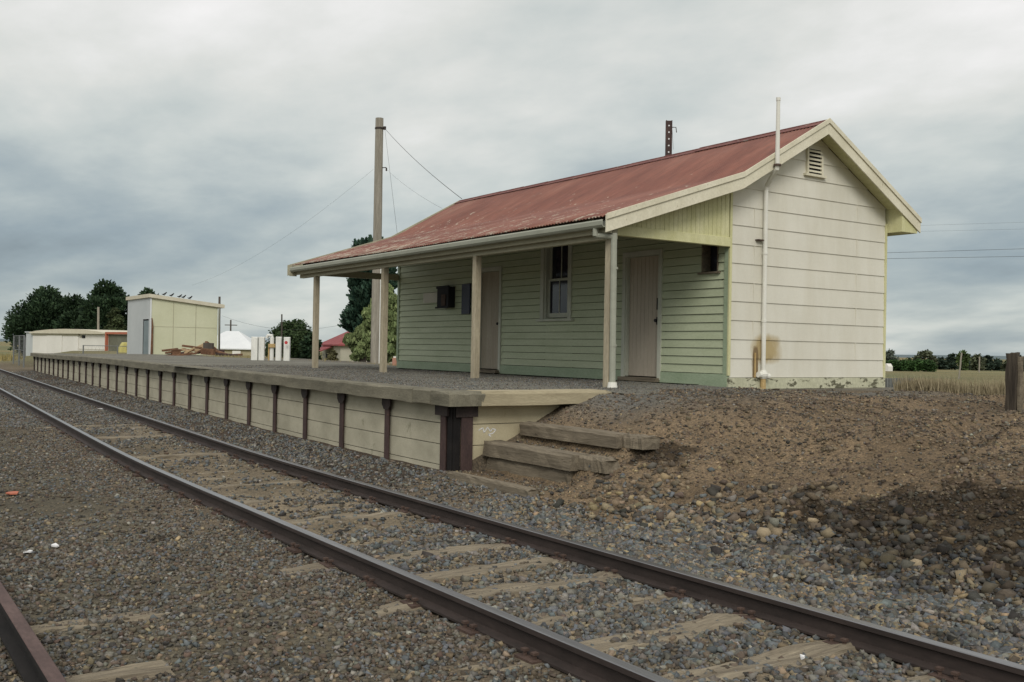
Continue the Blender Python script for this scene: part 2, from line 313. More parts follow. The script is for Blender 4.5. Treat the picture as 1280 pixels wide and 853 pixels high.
def tone_at(x,y):
    s=y-curve(x);n=fbm(x*.9,y*.9,21,4)[:,None];nn=fbm(x*5,y*5,31,3)[:,None]
    C=lambda *c:np.array(c)[None,:]
    t=C(.135,.112,.084)*(1+.0*n)                                     # track bed
    left=sm(-8.9,-9.6,s)[:,None];tb=(sm(-8.6,-8.3,s)*sm(-6.8,-7.1,s))[:,None];fr=sm(-2,-16,x)[:,None];t=t*(1-tb)+(C(.185,.155,.112)*(1-fr)+C(.135,.122,.096)*fr)*tb;t=t*(1-left)+C(.118,.106,.080)*left
    t=t*(1+.9*n+.5*nn)
    dirt=(sm(-6.5,-5.6,y)*sm(1.,1.3,x))[:,None]
    d=C(.178,.135,.090)*(1+.8*n+.5*nn)
    # ground darkened in a ragged patch at the foot of the bank
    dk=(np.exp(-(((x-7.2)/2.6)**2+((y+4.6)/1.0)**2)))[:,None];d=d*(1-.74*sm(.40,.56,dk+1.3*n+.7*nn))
    # grey gravel near the platform surface
    g=(sm(3.6,1.6,x+.8*n[:,0]*2)*sm(-4.6,-3.6,y)*sm(3.5,1.,y))[:,None];d=d*(1-g)+C(.15,.147,.135)*(1+.3*nn)*g
    t=t*(1-dirt)+d*dirt
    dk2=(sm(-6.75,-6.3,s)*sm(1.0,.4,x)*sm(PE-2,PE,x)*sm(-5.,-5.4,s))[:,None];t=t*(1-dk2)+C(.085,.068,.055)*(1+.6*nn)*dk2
    yard=(sm(-1,1.,s)*sm(.9,.5,x))[:,None];t=t*(1-yard)+C(.16,.15,.13)*(1+.5*n)*yard
    d0=np.hypot(x+5,y)
    gr=np.maximum(sm(26,42,d0)*sm(10,16,s),np.maximum(sm(2.5,4.5,y)*sm(.8,2.5,x),sm(55,75,d0)))[:,None]
    gr=np.maximum(gr,(sm(-44,-60,x)*sm(-7,-2,s)*.8)[:,None])
    big=fbm(x*.02,y*.05,77,4)[:,None];sml=fbm(x*.3,y*.3,78,4)[:,None]
    f=C(.155,.165,.09)*(1+.7*sml)+(C(.27,.21,.11)-C(.155,.165,.09))*np.clip(.45+2.6*big,0,1)
    band=np.clip(sm(60,90,d0)*sm(160,120,d0),0,1)[:,None];f=f*(1-.35*band)+C(.13,.14,.075)*.35*band
    return np.clip(t*(1-gr)+f*gr,.01,1)
def grid(name,xs,ys,zoff=0.):
    X,Y=np.meshgrid(xs,ys,indexing='ij');X=X.ravel();Y=Y.ravel();Z=H(X,Y)+zoff
    nx,ny=len(xs),len(ys);i=np.arange(nx-1)[:,None]*ny+np.arange(ny-1)[None,:];i=i.ravel()
    faces=np.stack([i,i+ny,i+ny+1,i+1],1)
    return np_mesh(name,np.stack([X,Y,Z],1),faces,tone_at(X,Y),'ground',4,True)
def geo(a,b,n): return np.geomspace(a,b,n)
xs=np.concatenate([-geo(4500,64,34),np.arange(-62,-12,.5),np.arange(-12,.5,.16),np.arange(.5,11.6,.055),np.arange(11.8,20,.4),geo(21,3000,30)])
ys=np.concatenate([-geo(3000,16,24),np.arange(-15,-11.2,.2),np.arange(-11.2,-3.4,.055),np.arange(-3.4,6,.14),np.arange(6.2,34,.6),geo(35,4500,44)])
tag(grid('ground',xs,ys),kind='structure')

# ------------------------------------------------------------------ stones
ph=(1+5**.5)/2
IV0=np.array([(-1,ph,0),(1,ph,0),(-1,-ph,0),(1,-ph,0),(0,-1,ph),(0,1,ph),(0,-1,-ph),(0,1,-ph),(ph,0,-1),(ph,0,1),(-ph,0,-1),(-ph,0,1)])/math.hypot(1,ph)
IF0=np.array([(0,11,5),(0,5,1),(0,1,7),(0,7,10),(0,10,11),(1,5,9),(5,11,4),(11,10,2),(10,7,6),(7,1,8),(3,9,4),(3,4,2),(3,2,6),(3,6,8),(3,8,9),(4,9,5),(2,4,11),(6,2,10),(8,6,7),(9,8,1)])
def stones(name,P,size,tone,jit=.28,flat=.75,ang=False):
    IV,IF=(BV,BF) if ang else (IV0,IF0);nv=len(IV);n=len(P);v=IV[None]*(1+jit*rng.uniform(-1,1,(n,nv,1)))+(.38*rng.uniform(-1,1,(n,nv,3)) if ang else 0)
    sc3=np.stack([rng.uniform(.75,1.25,n),rng.uniform(.6,1.,n),rng.uniform(.45,.9,n)*flat/.75],1);v=v*sc3[:,None,:]
    # random rotation
    q=rng.normal(size=(n,4));q/=np.linalg.norm(q,axis=1)[:,None];a,b,c,d=q.T
    Rm=np.stack([1-2*(c*c+d*d),2*(b*c-a*d),2*(b*d+a*c),2*(b*c+a*d),1-2*(b*b+d*d),2*(c*d-a*b),2*(b*d-a*c),2*(c*d+a*b),1-2*(b*b+c*c)],1).reshape(n,3,3)
    v=np.einsum('nij,nkj->nki',Rm,v);v[:,:,2]*=.8
    v=v*size[:,None,None]*.5+P[:,None,:]
    faces=(IF[None]+nv*np.arange(n)[:,None,None]).reshape(-1,3)
    return np_mesh(name,v.reshape(-1,3),faces,np.repeat(tone,nv,0),'stone')
PAL={'blue':(.145,.157,.160),'grey':(.185,.172,.145),'pale':(.30,.285,.245),'tan':(.27,.215,.14),'brown':(.140,.112,.082),'dark':(.065,.06,.052),'ochre':(.36,.275,.16),'rust':(.135,.095,.07),'soil':(.190,.145,.098),'soild':(.115,.086,.06)}
def pick(n,mix):
    ks=list(mix);p=np.array([mix[k] for k in ks],float);p/=p.sum();i=rng.choice(len(ks),n,p=p)
    return np.array([PAL[k] for k in ks])[i]*rng.uniform(.55,1.2,(n,1))*rng.uniform(.95,1.05,(n,3))*.92
def inview(x,y,z,mg=110):
    d=np.stack([x,y,z],1)-CAM;f=d@F;u=640+FX*(d@R)/np.maximum(f,.01);v=426.5-FX*(d@U)/np.maximum(f,.01)
    return (f>.5)&(u>-mg)&(u<1280+mg)&(v<853+mg),f
SLP=[7.52-.665*k+random.uniform(-.05,.05) for k in range(-5,34)]
SLP=[x for x in SLP]
BV=np.array([(x,y,z) for z in (-1,1) for x,y in ((-1,-1),(1,-1),(1,1),(-1,1))])*.72
BF=np.array([(0,2,1),(0,3,2),(4,5,6),(4,6,7),(0,1,5),(0,5,4),(1,2,6),(1,6,5),(2,3,7),(2,7,6),(3,0,4),(3,4,7)])
def scatter(n,x0,x1,y0,y1,sz,mix,name,label,dens=None,fall=6.,sink=.25,curved=True,avoid=.10,jit=.28,ang=True):
    x=rng.uniform(x0,x1,n);y=rng.uniform(y0,y1,n)
    if curved: y=y+curve(x)
    z=H(x,y);ok,f=inview(x,y,z)
    ok&=rng.uniform(0,1,n)<np.clip((fall/np.maximum(f,.1))**1.3,0,1)
    s=y-curve(x)
    if avoid:
        ds=np.min(np.abs(x[:,None]-np.array(SLP)[None]),1)
        cover=fbm(x*1.3,y*1.3,55,3)
        ons=(ds<avoid)&(s>-9.1)&(s<-6.3)
        hid=sm(1.5,-5,x)
        ok&=~(ons&(rng.uniform(0,1,n)>.08+.92*np.clip(.30+cover*3.,0,1)+.5*hid+.6*(s<-8.7)))
    for rs in (-6.87,-8.54,-10.89): ok&=~(np.abs(s-rs)<.055)
    # not inside the platform face
    ok&=~((x<1.02)&(s>-5.70))
    if dens is not None: ok&=rng.uniform(0,1,n)<dens(x,y,s)
    x,y,z=x[ok],y[ok],z[ok];n=len(x)
    size=sz[0]+(sz[1]-sz[0])*rng.beta(1.6,3.2,n);
    P=np.stack([x,y,z+size*(.5-sink)*.55],1)
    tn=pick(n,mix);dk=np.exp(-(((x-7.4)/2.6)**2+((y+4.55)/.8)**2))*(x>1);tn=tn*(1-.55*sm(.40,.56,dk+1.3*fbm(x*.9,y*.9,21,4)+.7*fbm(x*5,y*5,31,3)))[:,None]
    o=stones(name,P,size,tn,jit,.75,ang);tag(o,label,kind='stuff');print(name,n)
    return o
SC=1.
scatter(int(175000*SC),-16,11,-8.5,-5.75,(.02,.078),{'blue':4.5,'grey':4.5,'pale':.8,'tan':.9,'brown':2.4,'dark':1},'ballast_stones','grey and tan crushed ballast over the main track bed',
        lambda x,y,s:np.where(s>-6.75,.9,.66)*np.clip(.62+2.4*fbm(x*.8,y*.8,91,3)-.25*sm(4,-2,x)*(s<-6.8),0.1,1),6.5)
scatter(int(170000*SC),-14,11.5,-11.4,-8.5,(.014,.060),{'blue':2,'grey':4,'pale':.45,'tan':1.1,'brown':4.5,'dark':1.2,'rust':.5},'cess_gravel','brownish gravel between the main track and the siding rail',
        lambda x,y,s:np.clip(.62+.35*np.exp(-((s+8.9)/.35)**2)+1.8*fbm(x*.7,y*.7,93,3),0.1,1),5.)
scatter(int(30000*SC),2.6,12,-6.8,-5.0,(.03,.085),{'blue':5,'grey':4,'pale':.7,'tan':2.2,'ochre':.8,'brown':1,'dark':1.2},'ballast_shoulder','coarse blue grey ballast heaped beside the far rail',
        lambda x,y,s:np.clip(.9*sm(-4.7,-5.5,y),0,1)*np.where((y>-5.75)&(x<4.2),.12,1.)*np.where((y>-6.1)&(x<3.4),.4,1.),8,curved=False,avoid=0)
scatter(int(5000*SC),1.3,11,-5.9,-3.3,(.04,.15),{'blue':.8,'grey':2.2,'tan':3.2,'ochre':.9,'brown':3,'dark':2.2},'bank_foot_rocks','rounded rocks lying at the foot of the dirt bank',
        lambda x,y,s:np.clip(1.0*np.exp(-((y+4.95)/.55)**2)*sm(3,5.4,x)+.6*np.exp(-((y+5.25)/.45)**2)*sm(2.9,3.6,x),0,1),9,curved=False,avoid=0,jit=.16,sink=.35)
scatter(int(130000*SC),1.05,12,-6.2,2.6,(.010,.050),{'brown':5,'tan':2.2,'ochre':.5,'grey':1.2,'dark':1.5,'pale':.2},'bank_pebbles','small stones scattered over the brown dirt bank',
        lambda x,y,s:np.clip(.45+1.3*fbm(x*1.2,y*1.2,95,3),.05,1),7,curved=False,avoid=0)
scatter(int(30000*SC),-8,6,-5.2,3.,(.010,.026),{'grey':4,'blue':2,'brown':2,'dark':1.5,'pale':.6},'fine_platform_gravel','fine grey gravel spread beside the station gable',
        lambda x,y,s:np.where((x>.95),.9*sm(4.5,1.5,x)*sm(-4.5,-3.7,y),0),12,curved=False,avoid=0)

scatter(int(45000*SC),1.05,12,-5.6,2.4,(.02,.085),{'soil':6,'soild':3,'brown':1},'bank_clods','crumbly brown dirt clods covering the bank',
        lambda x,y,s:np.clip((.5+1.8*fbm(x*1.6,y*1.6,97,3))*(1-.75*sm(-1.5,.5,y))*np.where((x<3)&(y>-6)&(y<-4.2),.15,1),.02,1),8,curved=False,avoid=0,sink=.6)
scatter(90000,-46,-10,-9.6,-5.75,(.03,.085),{'blue':3.5,'grey':4.5,'brown':3.5,'dark':1.5,'pale':.4},'distant_ballast','grey brown ballast along the far part of the track',
        lambda x,y,s:np.clip(.5+2.2*fbm(x*.5,y*.9,191,3),.08,1)*np.where(s>-6.75,1,.7),30,avoid=0)
n=60000;x=rng.uniform(-13,1.5,n);y=rng.uniform(-5.38,-.1,n);k=(x<.9)|(y>-3.3);x,y=x[k],y[k]
k=rng.uniform(0,1,len(x))<np.clip(.5+1.6*fbm(x*.7,y*1.1,44,3),.05,1)*np.clip(1.1-.9*sm(-1.2,-.5,y),.1,1);x,y=x[k],y[k]
z=-.12+.03*fbm(x*1.3,y*1.3,5,4)-.008-.075*sm(-.55,-.1,y)-.13*np.clip(x-.93,0,1)
sz_=.011+.016*rng.beta(1.5,3,len(x));tag(stones('platform_gravel',np.stack([x,y,z+sz_*.1],1),sz_,pick(len(x),{'grey':4,'blue':3,'brown':2,'dark':1.2,'pale':.8})*1.15,.28,.75,True),'loose fine grey gravel lying on the platform top',kind='stuff')
# ------------------------------------------------------------------ track
def rail_profile(): # (lateral, height) relative to head top centre
    return [(-.035,-.004),(-.030,0),(.030,0),(.035,-.004),(.035,-.032),(.010,-.045),(.008,-.112),(.062,-.128),(.062,-.142),(-.062,-.142),(-.062,-.128),(-.008,-.112),(-.010,-.045),(-.035,-.032)]
def make_rail(s0,zt,name,label,ms,mh,x0=-160,x1=16):
    t=thing(name,label,'rail',(8,s0,zt-.142),'rails of the tracks' if 'far' in label or 'near' in label else None)
    xs_=np.concatenate([np.linspace(x0,-20,60),np.linspace(-19,x1,80)]);pr=rail_profile();n=len(pr)
    mb=MB();mh_=MB();k=len(xs_)
    for x in xs_:
        y=s0+float(curve(x))
        for a,h in pr: mb.v.append((x,y+a,zt+h))
    for i in range(k-1):
        for j in range(3,n): a=i*n+j;b=i*n+(j+1)%n;mb.f.append((a,b,b+n,a+n))
    mb.f.append(tuple((k-1)*n+j for j in range(n)))
    mb.build('rail_web',ms,t)
    for x in xs_:
        y=s0+float(curve(x))
        for a,h in pr[:4]: mh_.v.append((x,y+a,zt+h))
    for i in range(k-1):
        for j in range(3): a=i*4+j;mh_.f.append((a,a+1,a+5,a+4))
    mh_.build('rail_head',mh,t,smooth=False)
    return t
make_rail(-6.87,-1.13,'rail','far rail of the main track with bright worn head beside the platform','railside','railhead')
make_rail(-8.54,-1.13,'rail','near rail of the main track with bright worn head and brown web','railside','railhead')
make_rail(-10.89,-1.13,'rail','dull rusty siding rail crossing the bottom left corner','shadeblack','railrust')  # web coloured near black for its shadowed side
ORD=['first','second','third','fourth','fifth','sixth','seventh','eighth','ninth','tenth','eleventh','twelfth','thirteenth','fourteenth','fifteenth','sixteenth','seventeenth','eighteenth','nineteenth','twentieth','twenty-first','twenty-second','twenty-third','twenty-fourth','twenty-fifth','twenty-sixth','twenty-seventh','twenty-eighth','twenty-ninth','thirtieth','thirty-first','thirty-second','thirty-third','thirty-fourth','thirty-fifth','thirty-sixth','thirty-seventh','thirty-eighth','thirty-ninth','fortieth']
def rough_timber(x,yc,z,L_,w,h,ang=0,seg=14,jit=.012,axis='y',seed=None):
    r=np.random.default_rng(seed if seed is not None else rng.integers(1e9));mb=MB();ca,sa=math.cos(ang),math.sin(ang)
    prof=[(-.5,0),(-.5,.82),(-.40,1),(-.1,.97),(.15,1),(.42,.98),(.5,.8),(.5,0)];n=len(prof)
    wob=r.normal(0,jit,(seg+1,n,2))
    for i in range(seg+1):
        t=(i/seg-.5)*L_
        for j,(a,b) in enumerate(prof):
            lat=a*w+wob[i,j,0];hh=b*h+(wob[i,j,1]*.6 if b>0 else 0);e=t+ (wob[i,j,0]*1.5 if i in(0,seg) else 0)
            if axis=='y': px,py=lat,e
            else: px,py=e,lat
            mb.v.append((x+px*ca-py*sa,yc+px*sa+py*ca,z+hh))
    for i in range(seg):
        for j in range(n): a=i*n+j;b=i*n+(j+1)%n;mb.f.append((a,b,b+n,a+n))
    mb.f.append(tuple(range(n))[::-1]);mb.f.append(tuple(seg*n+j for j in range(n)))
    if axis!='y': mb.f=[f[::-1] for f in mb.f]
    return mb
kk=0
for k,x in enumerate(sorted(SLP,reverse=True)):
    if x>9.2 or x<-13: continue
    yc=-7.70+float(curve(x));kk+=1
    t=thing('sleeper','weathered half buried timber sleeper, %s along the main track from the camera end'%ORD[kk-1],'sleeper',(x,yc,-1.42),'sleepers of the main track')
    low=(0 if x>3.6 else random.choice([0,.004,.008,.012,.02,.03]) if x>-3 else random.choice([0,.008,.02,.03,.035]))
    mb=rough_timber(x,yc+random.uniform(-.05,.05),-1.42-low,2.7,.235,.152+random.uniform(-.010,.008),random.uniform(-.02,.02),18,.010)
    tl=random.uniform(.012,.045);mb.v=[(a,b,c-tl*max(0,(yc-.75-b)/.6)) for a,b,c in mb.v]
    mb.build('timber',MT['sleeper'],t)
    for rs in (-6.87,-8.54):
        yy=rs+float(curve(x));mb=MB();mb.box(x-.085,x+.085,yy-.125,yy+.125,-1.285,-1.264)
        p=mb.build('tie_plate','plate',t)
        if x>-4:
            for dx,dy in ((-.045,-.082),(.045,.082),(.045,-.082)):
                s=MB();s.tube([(x+dx,yy+dy,-1.27),(x+dx,yy+dy,-1.238)],.012,6);s.box(x+dx-.017,x+dx+.017,yy+dy-.017,yy+dy+.017,-1.24,-1.226);s.build('spike','plate',p)
# siding sleepers: two show
for i,(u,v,lab) in enumerate([(150,842,'grey splintered sleeper end beside the siding rail at bottom left'),(150,772,'thin sleeper edge just showing in gravel above the bottom left corner')]):
    p=CAM+((-1.30-CAM[2])/((F+R*(u-640)/FX+U*(426.5-v)/FX)[2]))*(F+R*(u-640)/FX+U*(426.5-v)/FX)
    o=rough_timber(p[0],p[1]-.95,-1.44,2.4,.22,.15 if i==0 else .135).build('sleeper',MT['sleeper']);tag(o,lab,'sleeper')

# ------------------------------------------------------------------ platform
PT=thing('station_platform','long raised gravel platform with pale slab face, dark steel posts and timber coping','platform',(.9,-5.6,-1.1))
def pz(x): return -.12-.10*float(sm(-20,PE,x))
def zg(x,s): return float(H(np.array([x]),np.array([s+float(curve(x))]),False)[0])
mb=MB();xs_=np.concatenate([np.linspace(PE,-14,60),np.linspace(-13.6,.93,90),[1.02,1.2,1.5]])
SN=[-5.50,-5.3,-5,-4.5,-4,-3.5,-3,-2.6,-2.2,-1.8,-1.4,-1,-.6,-.3,0.04,.6,1.2]
nn=len(SN);vs=[];tn=[]
for x in xs_:
    for j,s in enumerate(SN):
        y=s+float(curve(x))
        if x>-12: y=s if s<=.04 else .04+(s-.04)*.05
        e=0
        if s>1.: e=-.12 if x<-12 else 0
        z=pz(x)+.03*float(fbm(np.array([x*1.3]),np.array([y*1.3]),5,4)[0])-.008+e
        if s>-1.1 and x>-12: z-=.075*float(sm(-.55,-.1,s))
        if x>.93 and y<-3.35: vs.append((.93,y,z));continue
        if x>.93: z-=.13*(x-.93)
        vs.append((x,y,z))
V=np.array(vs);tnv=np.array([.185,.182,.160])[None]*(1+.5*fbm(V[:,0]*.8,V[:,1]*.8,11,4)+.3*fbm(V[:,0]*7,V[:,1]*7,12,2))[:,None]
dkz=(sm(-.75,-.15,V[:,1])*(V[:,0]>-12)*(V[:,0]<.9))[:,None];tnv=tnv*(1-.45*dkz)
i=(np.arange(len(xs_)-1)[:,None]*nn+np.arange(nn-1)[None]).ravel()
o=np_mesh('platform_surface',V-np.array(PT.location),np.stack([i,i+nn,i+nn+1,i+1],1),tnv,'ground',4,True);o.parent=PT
# posts, brackets, wall panels
PXs=[.80-1.5*k for k in range(30)]
def wy(x): return -5.66+float(curve(x))
for k,x in enumerate(PXs):
    y=wy(x);zt=pz(x)-.17
    mb=MB();mb.box(x-.06,x+.06,y-.035,y-.02,-1.35,zt);mb.box(x-.008,x+.008,y-.02,y+.10,-1.35,zt);mb.box(x-.06,x+.06,y+.10,y+.115,-1.35,zt)
    p=mb.build('steel_post','rust',PT)
    b=MB();b.prism([(x-.12,zt-.001),(x-.12,zt-.085),(x-.062,zt-.15),(x+.062,zt-.15),(x+.12,zt-.085),(x+.12,zt-.001)],'y',y-.05,y-.036) if k>0 else b.box(x-.17,x+.13,y-.052,y-.036,zt-.135,zt-.001)
    if k==0: b.box(x-.17,x+.13,y-.036,y-.022,zt-.135,zt-.05)
    b.build('bracket','darksteel',p)
    x2=(PXs[k+1] if k+1<30 else x-1.5)
    if k+1<30:
        mb=MB();zj=[-1.40,-1.035,-.785,-.53,pz(x)-.172];y2=wy(x2)
        for a,c in zip(zj[:-1],zj[1:]):
            h1=random.uniform(-.006,.006);g=.010
            mb.hexa([(x2+.012,y2+.01+h1,a+g),(x-.012,y+.01+h1,a+g),(x-.012,y+.08,a+g),(x2+.012,y2+.08,a+g),(x2+.012,y2+.01+h1,c),(x-.012,y+.01+h1,c),(x-.012,y+.08,c),(x2+.012,y2+.08,c)])
        mb.build('wall_panel','concrete',PT)
        mb=MB();d=.004
        mb.hexa([(x2,y2+.09,-1.4),(x,y+.09,-1.4),(x,y+.12,-1.4),(x2,y2+.12,-1.4),(x2,y2+.09,zt),(x,y+.09,zt),(x,y+.12,zt),(x2,y2+.12,zt)])
        mb.build('backing_wall','dark',PT)
# coping timbers, each about 4.5 m
edges=[.72]+[ .72-.45-4.5*k for k in range(10)]
edges=[e for e in edges if e>PE]+[PE-.1]
for a,b in zip(edges[:-1],edges[1:]):
    mb=MB();seg=max(2,int(abs(a-b)/.3));P=[]
    dz=random.uniform(-.006,.006)
    r=np.random.default_rng(int(abs(a)*100))
    for i in range(seg+1):
        x=a-.006+(b-a+.012)*i/seg;y=wy(x)-.17+r.normal(0,.004);z=pz(x)+dz;j=r.normal(0,.004,4)
        for (dy,dz_) in ((0,-.165+j[0]),(0,-.015+j[1]),(.02,.003+j[2]),(.17,.006),(.36,0.),(.36,-.165)): P.append((x,y+dy,z+dz_))
    n=6
    for i in range(seg):
        for j in range(n): q=i*n+j;w=i*n+(j+1)%n;mb.f.append((q,q+n,w+n,w))
    mb.v=P;mb.f.append(tuple(range(n)));mb.f.append(tuple(seg*n+j for j in range(n))[::-1])
    mb.build('coping','coping',PT)
# corner coping block and end coping
mb=rough_timber(.965,-5.60,-.292,.46,.50,.175,0,6,.008);mb.build('corner_block','coping',PT)
mb=MB();ys2=np.linspace(-5.40,-3.30,12);P=[]
r=np.random.default_rng(5)
for i,y in enumerate(ys2):
    x=1.21+r.normal(0,.003);tp=1 if i<11 else 0
    zb=-.292 if i<10 else (-.27 if i==10 else -.21);zt=-.117 if i<11 else -.15
    for p in ((x-.36,zb),(x-.02*(1-tp),zb),(x,zb+.01),(x,zt-.035),(x-.015,zt-.004),(x-.1,zt),(x-.36,zt)): P.append((p[0]-(.10 if i==11 else 0)*(p[0]>x-.2),y,p[1]+r.normal(0,.002)))
mb.v=P;n=7
for i in range(11):
    for j in range(n): a=i*n+j;b=i*n+(j+1)%n;mb.f.append((a,b,b+n,a+n))
mb.f.append(tuple(range(n))[::-1]);mb.f.append(tuple(11*n+j for j in range(n)))
mb.build('end_coping','coping_end',PT)
# end wall slabs (partly buried by the bank)
mb=MB();zj=[-1.4,-1.035,-.785,-.53,-.293]
for a,c in zip(zj[:-1],zj[1:]): mb.box(.90,.985,-5.60,-3.3,a+.009,c)
ew=mb.build('end_wall','concrete_end',PT)
mb=MB();mb.box(.80,.896,-5.5,-3.3,-1.4,-.30);mb.build('backing_wall','dark',PT)
mb=MB() # chalk scrawl
pts=[(-5.30,-.60),(-5.24,-.57),(-5.22,-.63),(-5.17,-.565),(-5.13,-.62),(-5.10,-.585),(-5.05,-.60),(-5.09,-.64),(-5.16,-.655),(-5.12,-.68)]
for a,b in zip(pts[:-1],pts[1:]): mb.beam((.9875,a[0],a[1]),(.9875,b[0],b[1]),.012,.002,(1,0,0))
mb.build('chalk_mark','paper',ew)
mb=MB();mb.box(.985,1.034,-5.66,-5.585,-1.3,-.296);mb.box(.875,.984,-5.672,-5.602,-1.3,-.296);mb.build('corner_gap_shade','shadeblack',PT)  # near-black plates put in for the shade between the corner posts
# second corner post facing the bank
mb=MB();mb.box(1.035,1.05,-5.58,-5.42,-1.3,-.30);mb.box(.99,1.035,-5.51,-5.494,-1.3,-.30)
p=mb.build('steel_post','rust',PT)
mb=MB();mb.box(1.051,1.068,-5.66,-5.36,-.43,-.295);mb.build('bracket','darksteel',p)

# timber steps beside the platform end
def step(x0,x1,y,zt,h,w,lab,seed=1,jit=.012):
    o=rough_timber((x0+x1)/2,y,zt-h,x1-x0,w,h,0,14,jit,'x',seed).build('timber_step',MT['oldwood']);return tag(o,lab,'step',None)
step(1.10,2.94,-4.66,-.505,.155,.25,'top timber step against the platform end wall',3,.005)
step(1.06,2.80,-5.14,-.72,.175,.28,'thick split timber of the middle step beside the platform end',4,.005)
step(1.10,2.72,-5.12,-.905,.26,.235,'worn riser timber under the middle step',5,.006)
step(1.28,2.9,-5.82,-1.035,.12,.12,'lowest thin timber step edge almost buried in dirt',6,.005)
step(2.95,3.26,-4.57,-.51,.14,.24,'short broken timber stub at the end of the top step',7,.009)
step(2.82,3.22,-5.06,-.73,.15,.22,'crumbling dark timber stub at the end of the middle step',8,.011)

# ------------------------------------------------------------------ station building
SB=thing('station_building','green weatherboard railway station with red corrugated roof and open verandah','building',(-5.6,2,-.15))
Ln=-11.30
def gapseg(a,b,holes):
    segs=[(a,b)]
    for h0,h1 in holes:
        ns=[]
        for s0,s1 in segs:
            if h1<=s0 or h0>=s1: ns.append((s0,s1));continue
            if h0>s0: ns.append((s0,h0))
            if h1<s1: ns.append((h1,s1))
        segs=ns
    return segs
OP=[(-7.50,-6.60,-.12,2.12),(-2.53,-1.60,-.12,2.12),(-5.06,-4.16,1.0,2.6),(-.62,-.24,1.70,2.35)]
mb=MB();z=.047;b=.1379
while z<3.05:
    hs=[(o[0],o[1]) for o in OP if o[2]<z+b*.6 and o[3]>z+b*.4]
    for s0,s1 in gapseg(Ln+.06,-.09,hs):
        j=random.uniform(0,.003)
        mb.prism([(-.024-j,z+.009),(-.006-j,z+b),(.06,z+b),(.06,z+.009)],'x',s0,s1)
        
    z+=b
mb.build('weatherboard_wall','green',SB)
mb=MB()
for s0,s1 in gapseg(Ln+.06,-.09,[(o[0],o[1]) for o in OP]): mb.box(s0,s1,.061,.069,0,3.05)
mb.build('wall_lining','dark',SB)
mb=MB()
for s0,s1 in gapseg(Ln,-.0,[(-7.50,-6.60),(-2.53,-1.60)]): mb.box(s0+.002,s1-.002,-.034,.05,-.135,.046)
mb.box(-.62,-.01,-.040,-.0345,-.20,.04)
mb.build('skirting','green_skirt',SB)
mb=MB();mb.box(Ln,-.65,.02,.05,-.4,-.137);mb.build('underfloor_shade','dark',SB)  # black board painted in for the shaded gap below the skirting
mb=MB();mb.box(Ln-.03,Ln+.07,-.036,.05,.047,3.05);mb.build('corner_trim','green_skirt',SB)
mb=MB();mb.box(-.092,-.004,-.036,.05,.047,3.06);mb.build('corner_trim','green_skirt',SB)
# side / rear walls (structure of the building)
def roof_under(y):
    if y<-.09: return 3.18+(y+.09)*(.89/2.75)-.10
    if y<1.92: return 3.18+(y+.09)*(1.12/2.01)-.10
    return 4.30-(y-1.92)*(1.44/2.57)-.10
YB=3.96
mb=MB();mb.prism([(.07,-.2),(YB-.02,-.2),(YB-.02,roof_under(YB)),(1.92,roof_under(1.92)),(.07,roof_under(.07))],'x',Ln-.02,Ln+.04);mb.build('side_wall','green',SB)
mb=MB();mb.box(Ln+.04,-.06,YB-.06,YB,-.2,roof_under(YB)-.0);mb.build('rear_wall','green',SB)
# gable cladding in 305 mm sheets
mb=MB();z=0.;P=.3048
while z<4.1:
    z1=z+P
    def span(zz):
        zz=min(zz,4.19)
        y0=0.004 if zz<3.1 else max(.004,(zz+.10-3.18)/(1.12/2.01)-.09)
        y1=YB if zz<roof_under(YB) else 1.92+(4.20-zz)/(1.44/2.57)
        return y0,y1
    zs=sorted([z]+[q for q in (3.133,roof_under(YB)) if z<q<z1]+[min(z1,4.185)])
    for a,c in zip(zs[:-1],zs[1:]):
        ya0,ya1=span(a);yc0,yc1=span(c)
        fa=.014*(1-(a-z)/P);fc=.014*(1-(c-z)/P)
        mb.hexa([(-.06,ya0,a),(.002+fa,ya0,a),(.002+fa,ya1,a),(-.06,ya1,a),(-.06,yc0,c),(.002+fc,yc0,c),(.002+fc,yc1,c),(-.06,yc1,c)])
    z=z1
g=mb.build('gable_wall','sheet',SB)
for k in range(10):
    z0=.012+.3048*k;mb=MB()
    if k%2==1: mb.box(.0,.0195,3.14,3.152,z0,z0+.288)
    else: mb.box(.0,.0195,.53,.54,z0,z0+.288)
    mb.build('joint_strip','sheet',g)
mb=MB();mb.box(-.004,.026,-.040,.012,.03,3.14);mb.build('corner_trim','creamgreen',SB)
mb=MB();mb.box(-.004,.026,YB-.01,YB+.04,-.02,2.78);mb.build('corner_trim','creamgreen',SB)
mb=MB();mb.box(-.05,.030,-.03,YB+.03,-.185,-.006);mb.build('gable_skirting',mat('mouldy_skirting',(.50,.50,.35),(.64,.63,.47),2,(1,1,1),.75,.3,.004,20,.25,.53,(.12,.115,.075),4,(1,1,2)),SB)
mb=MB();mb.box(-.05,.022,.02,YB,-.30,-.19);mb.build('footing','concrete',SB)
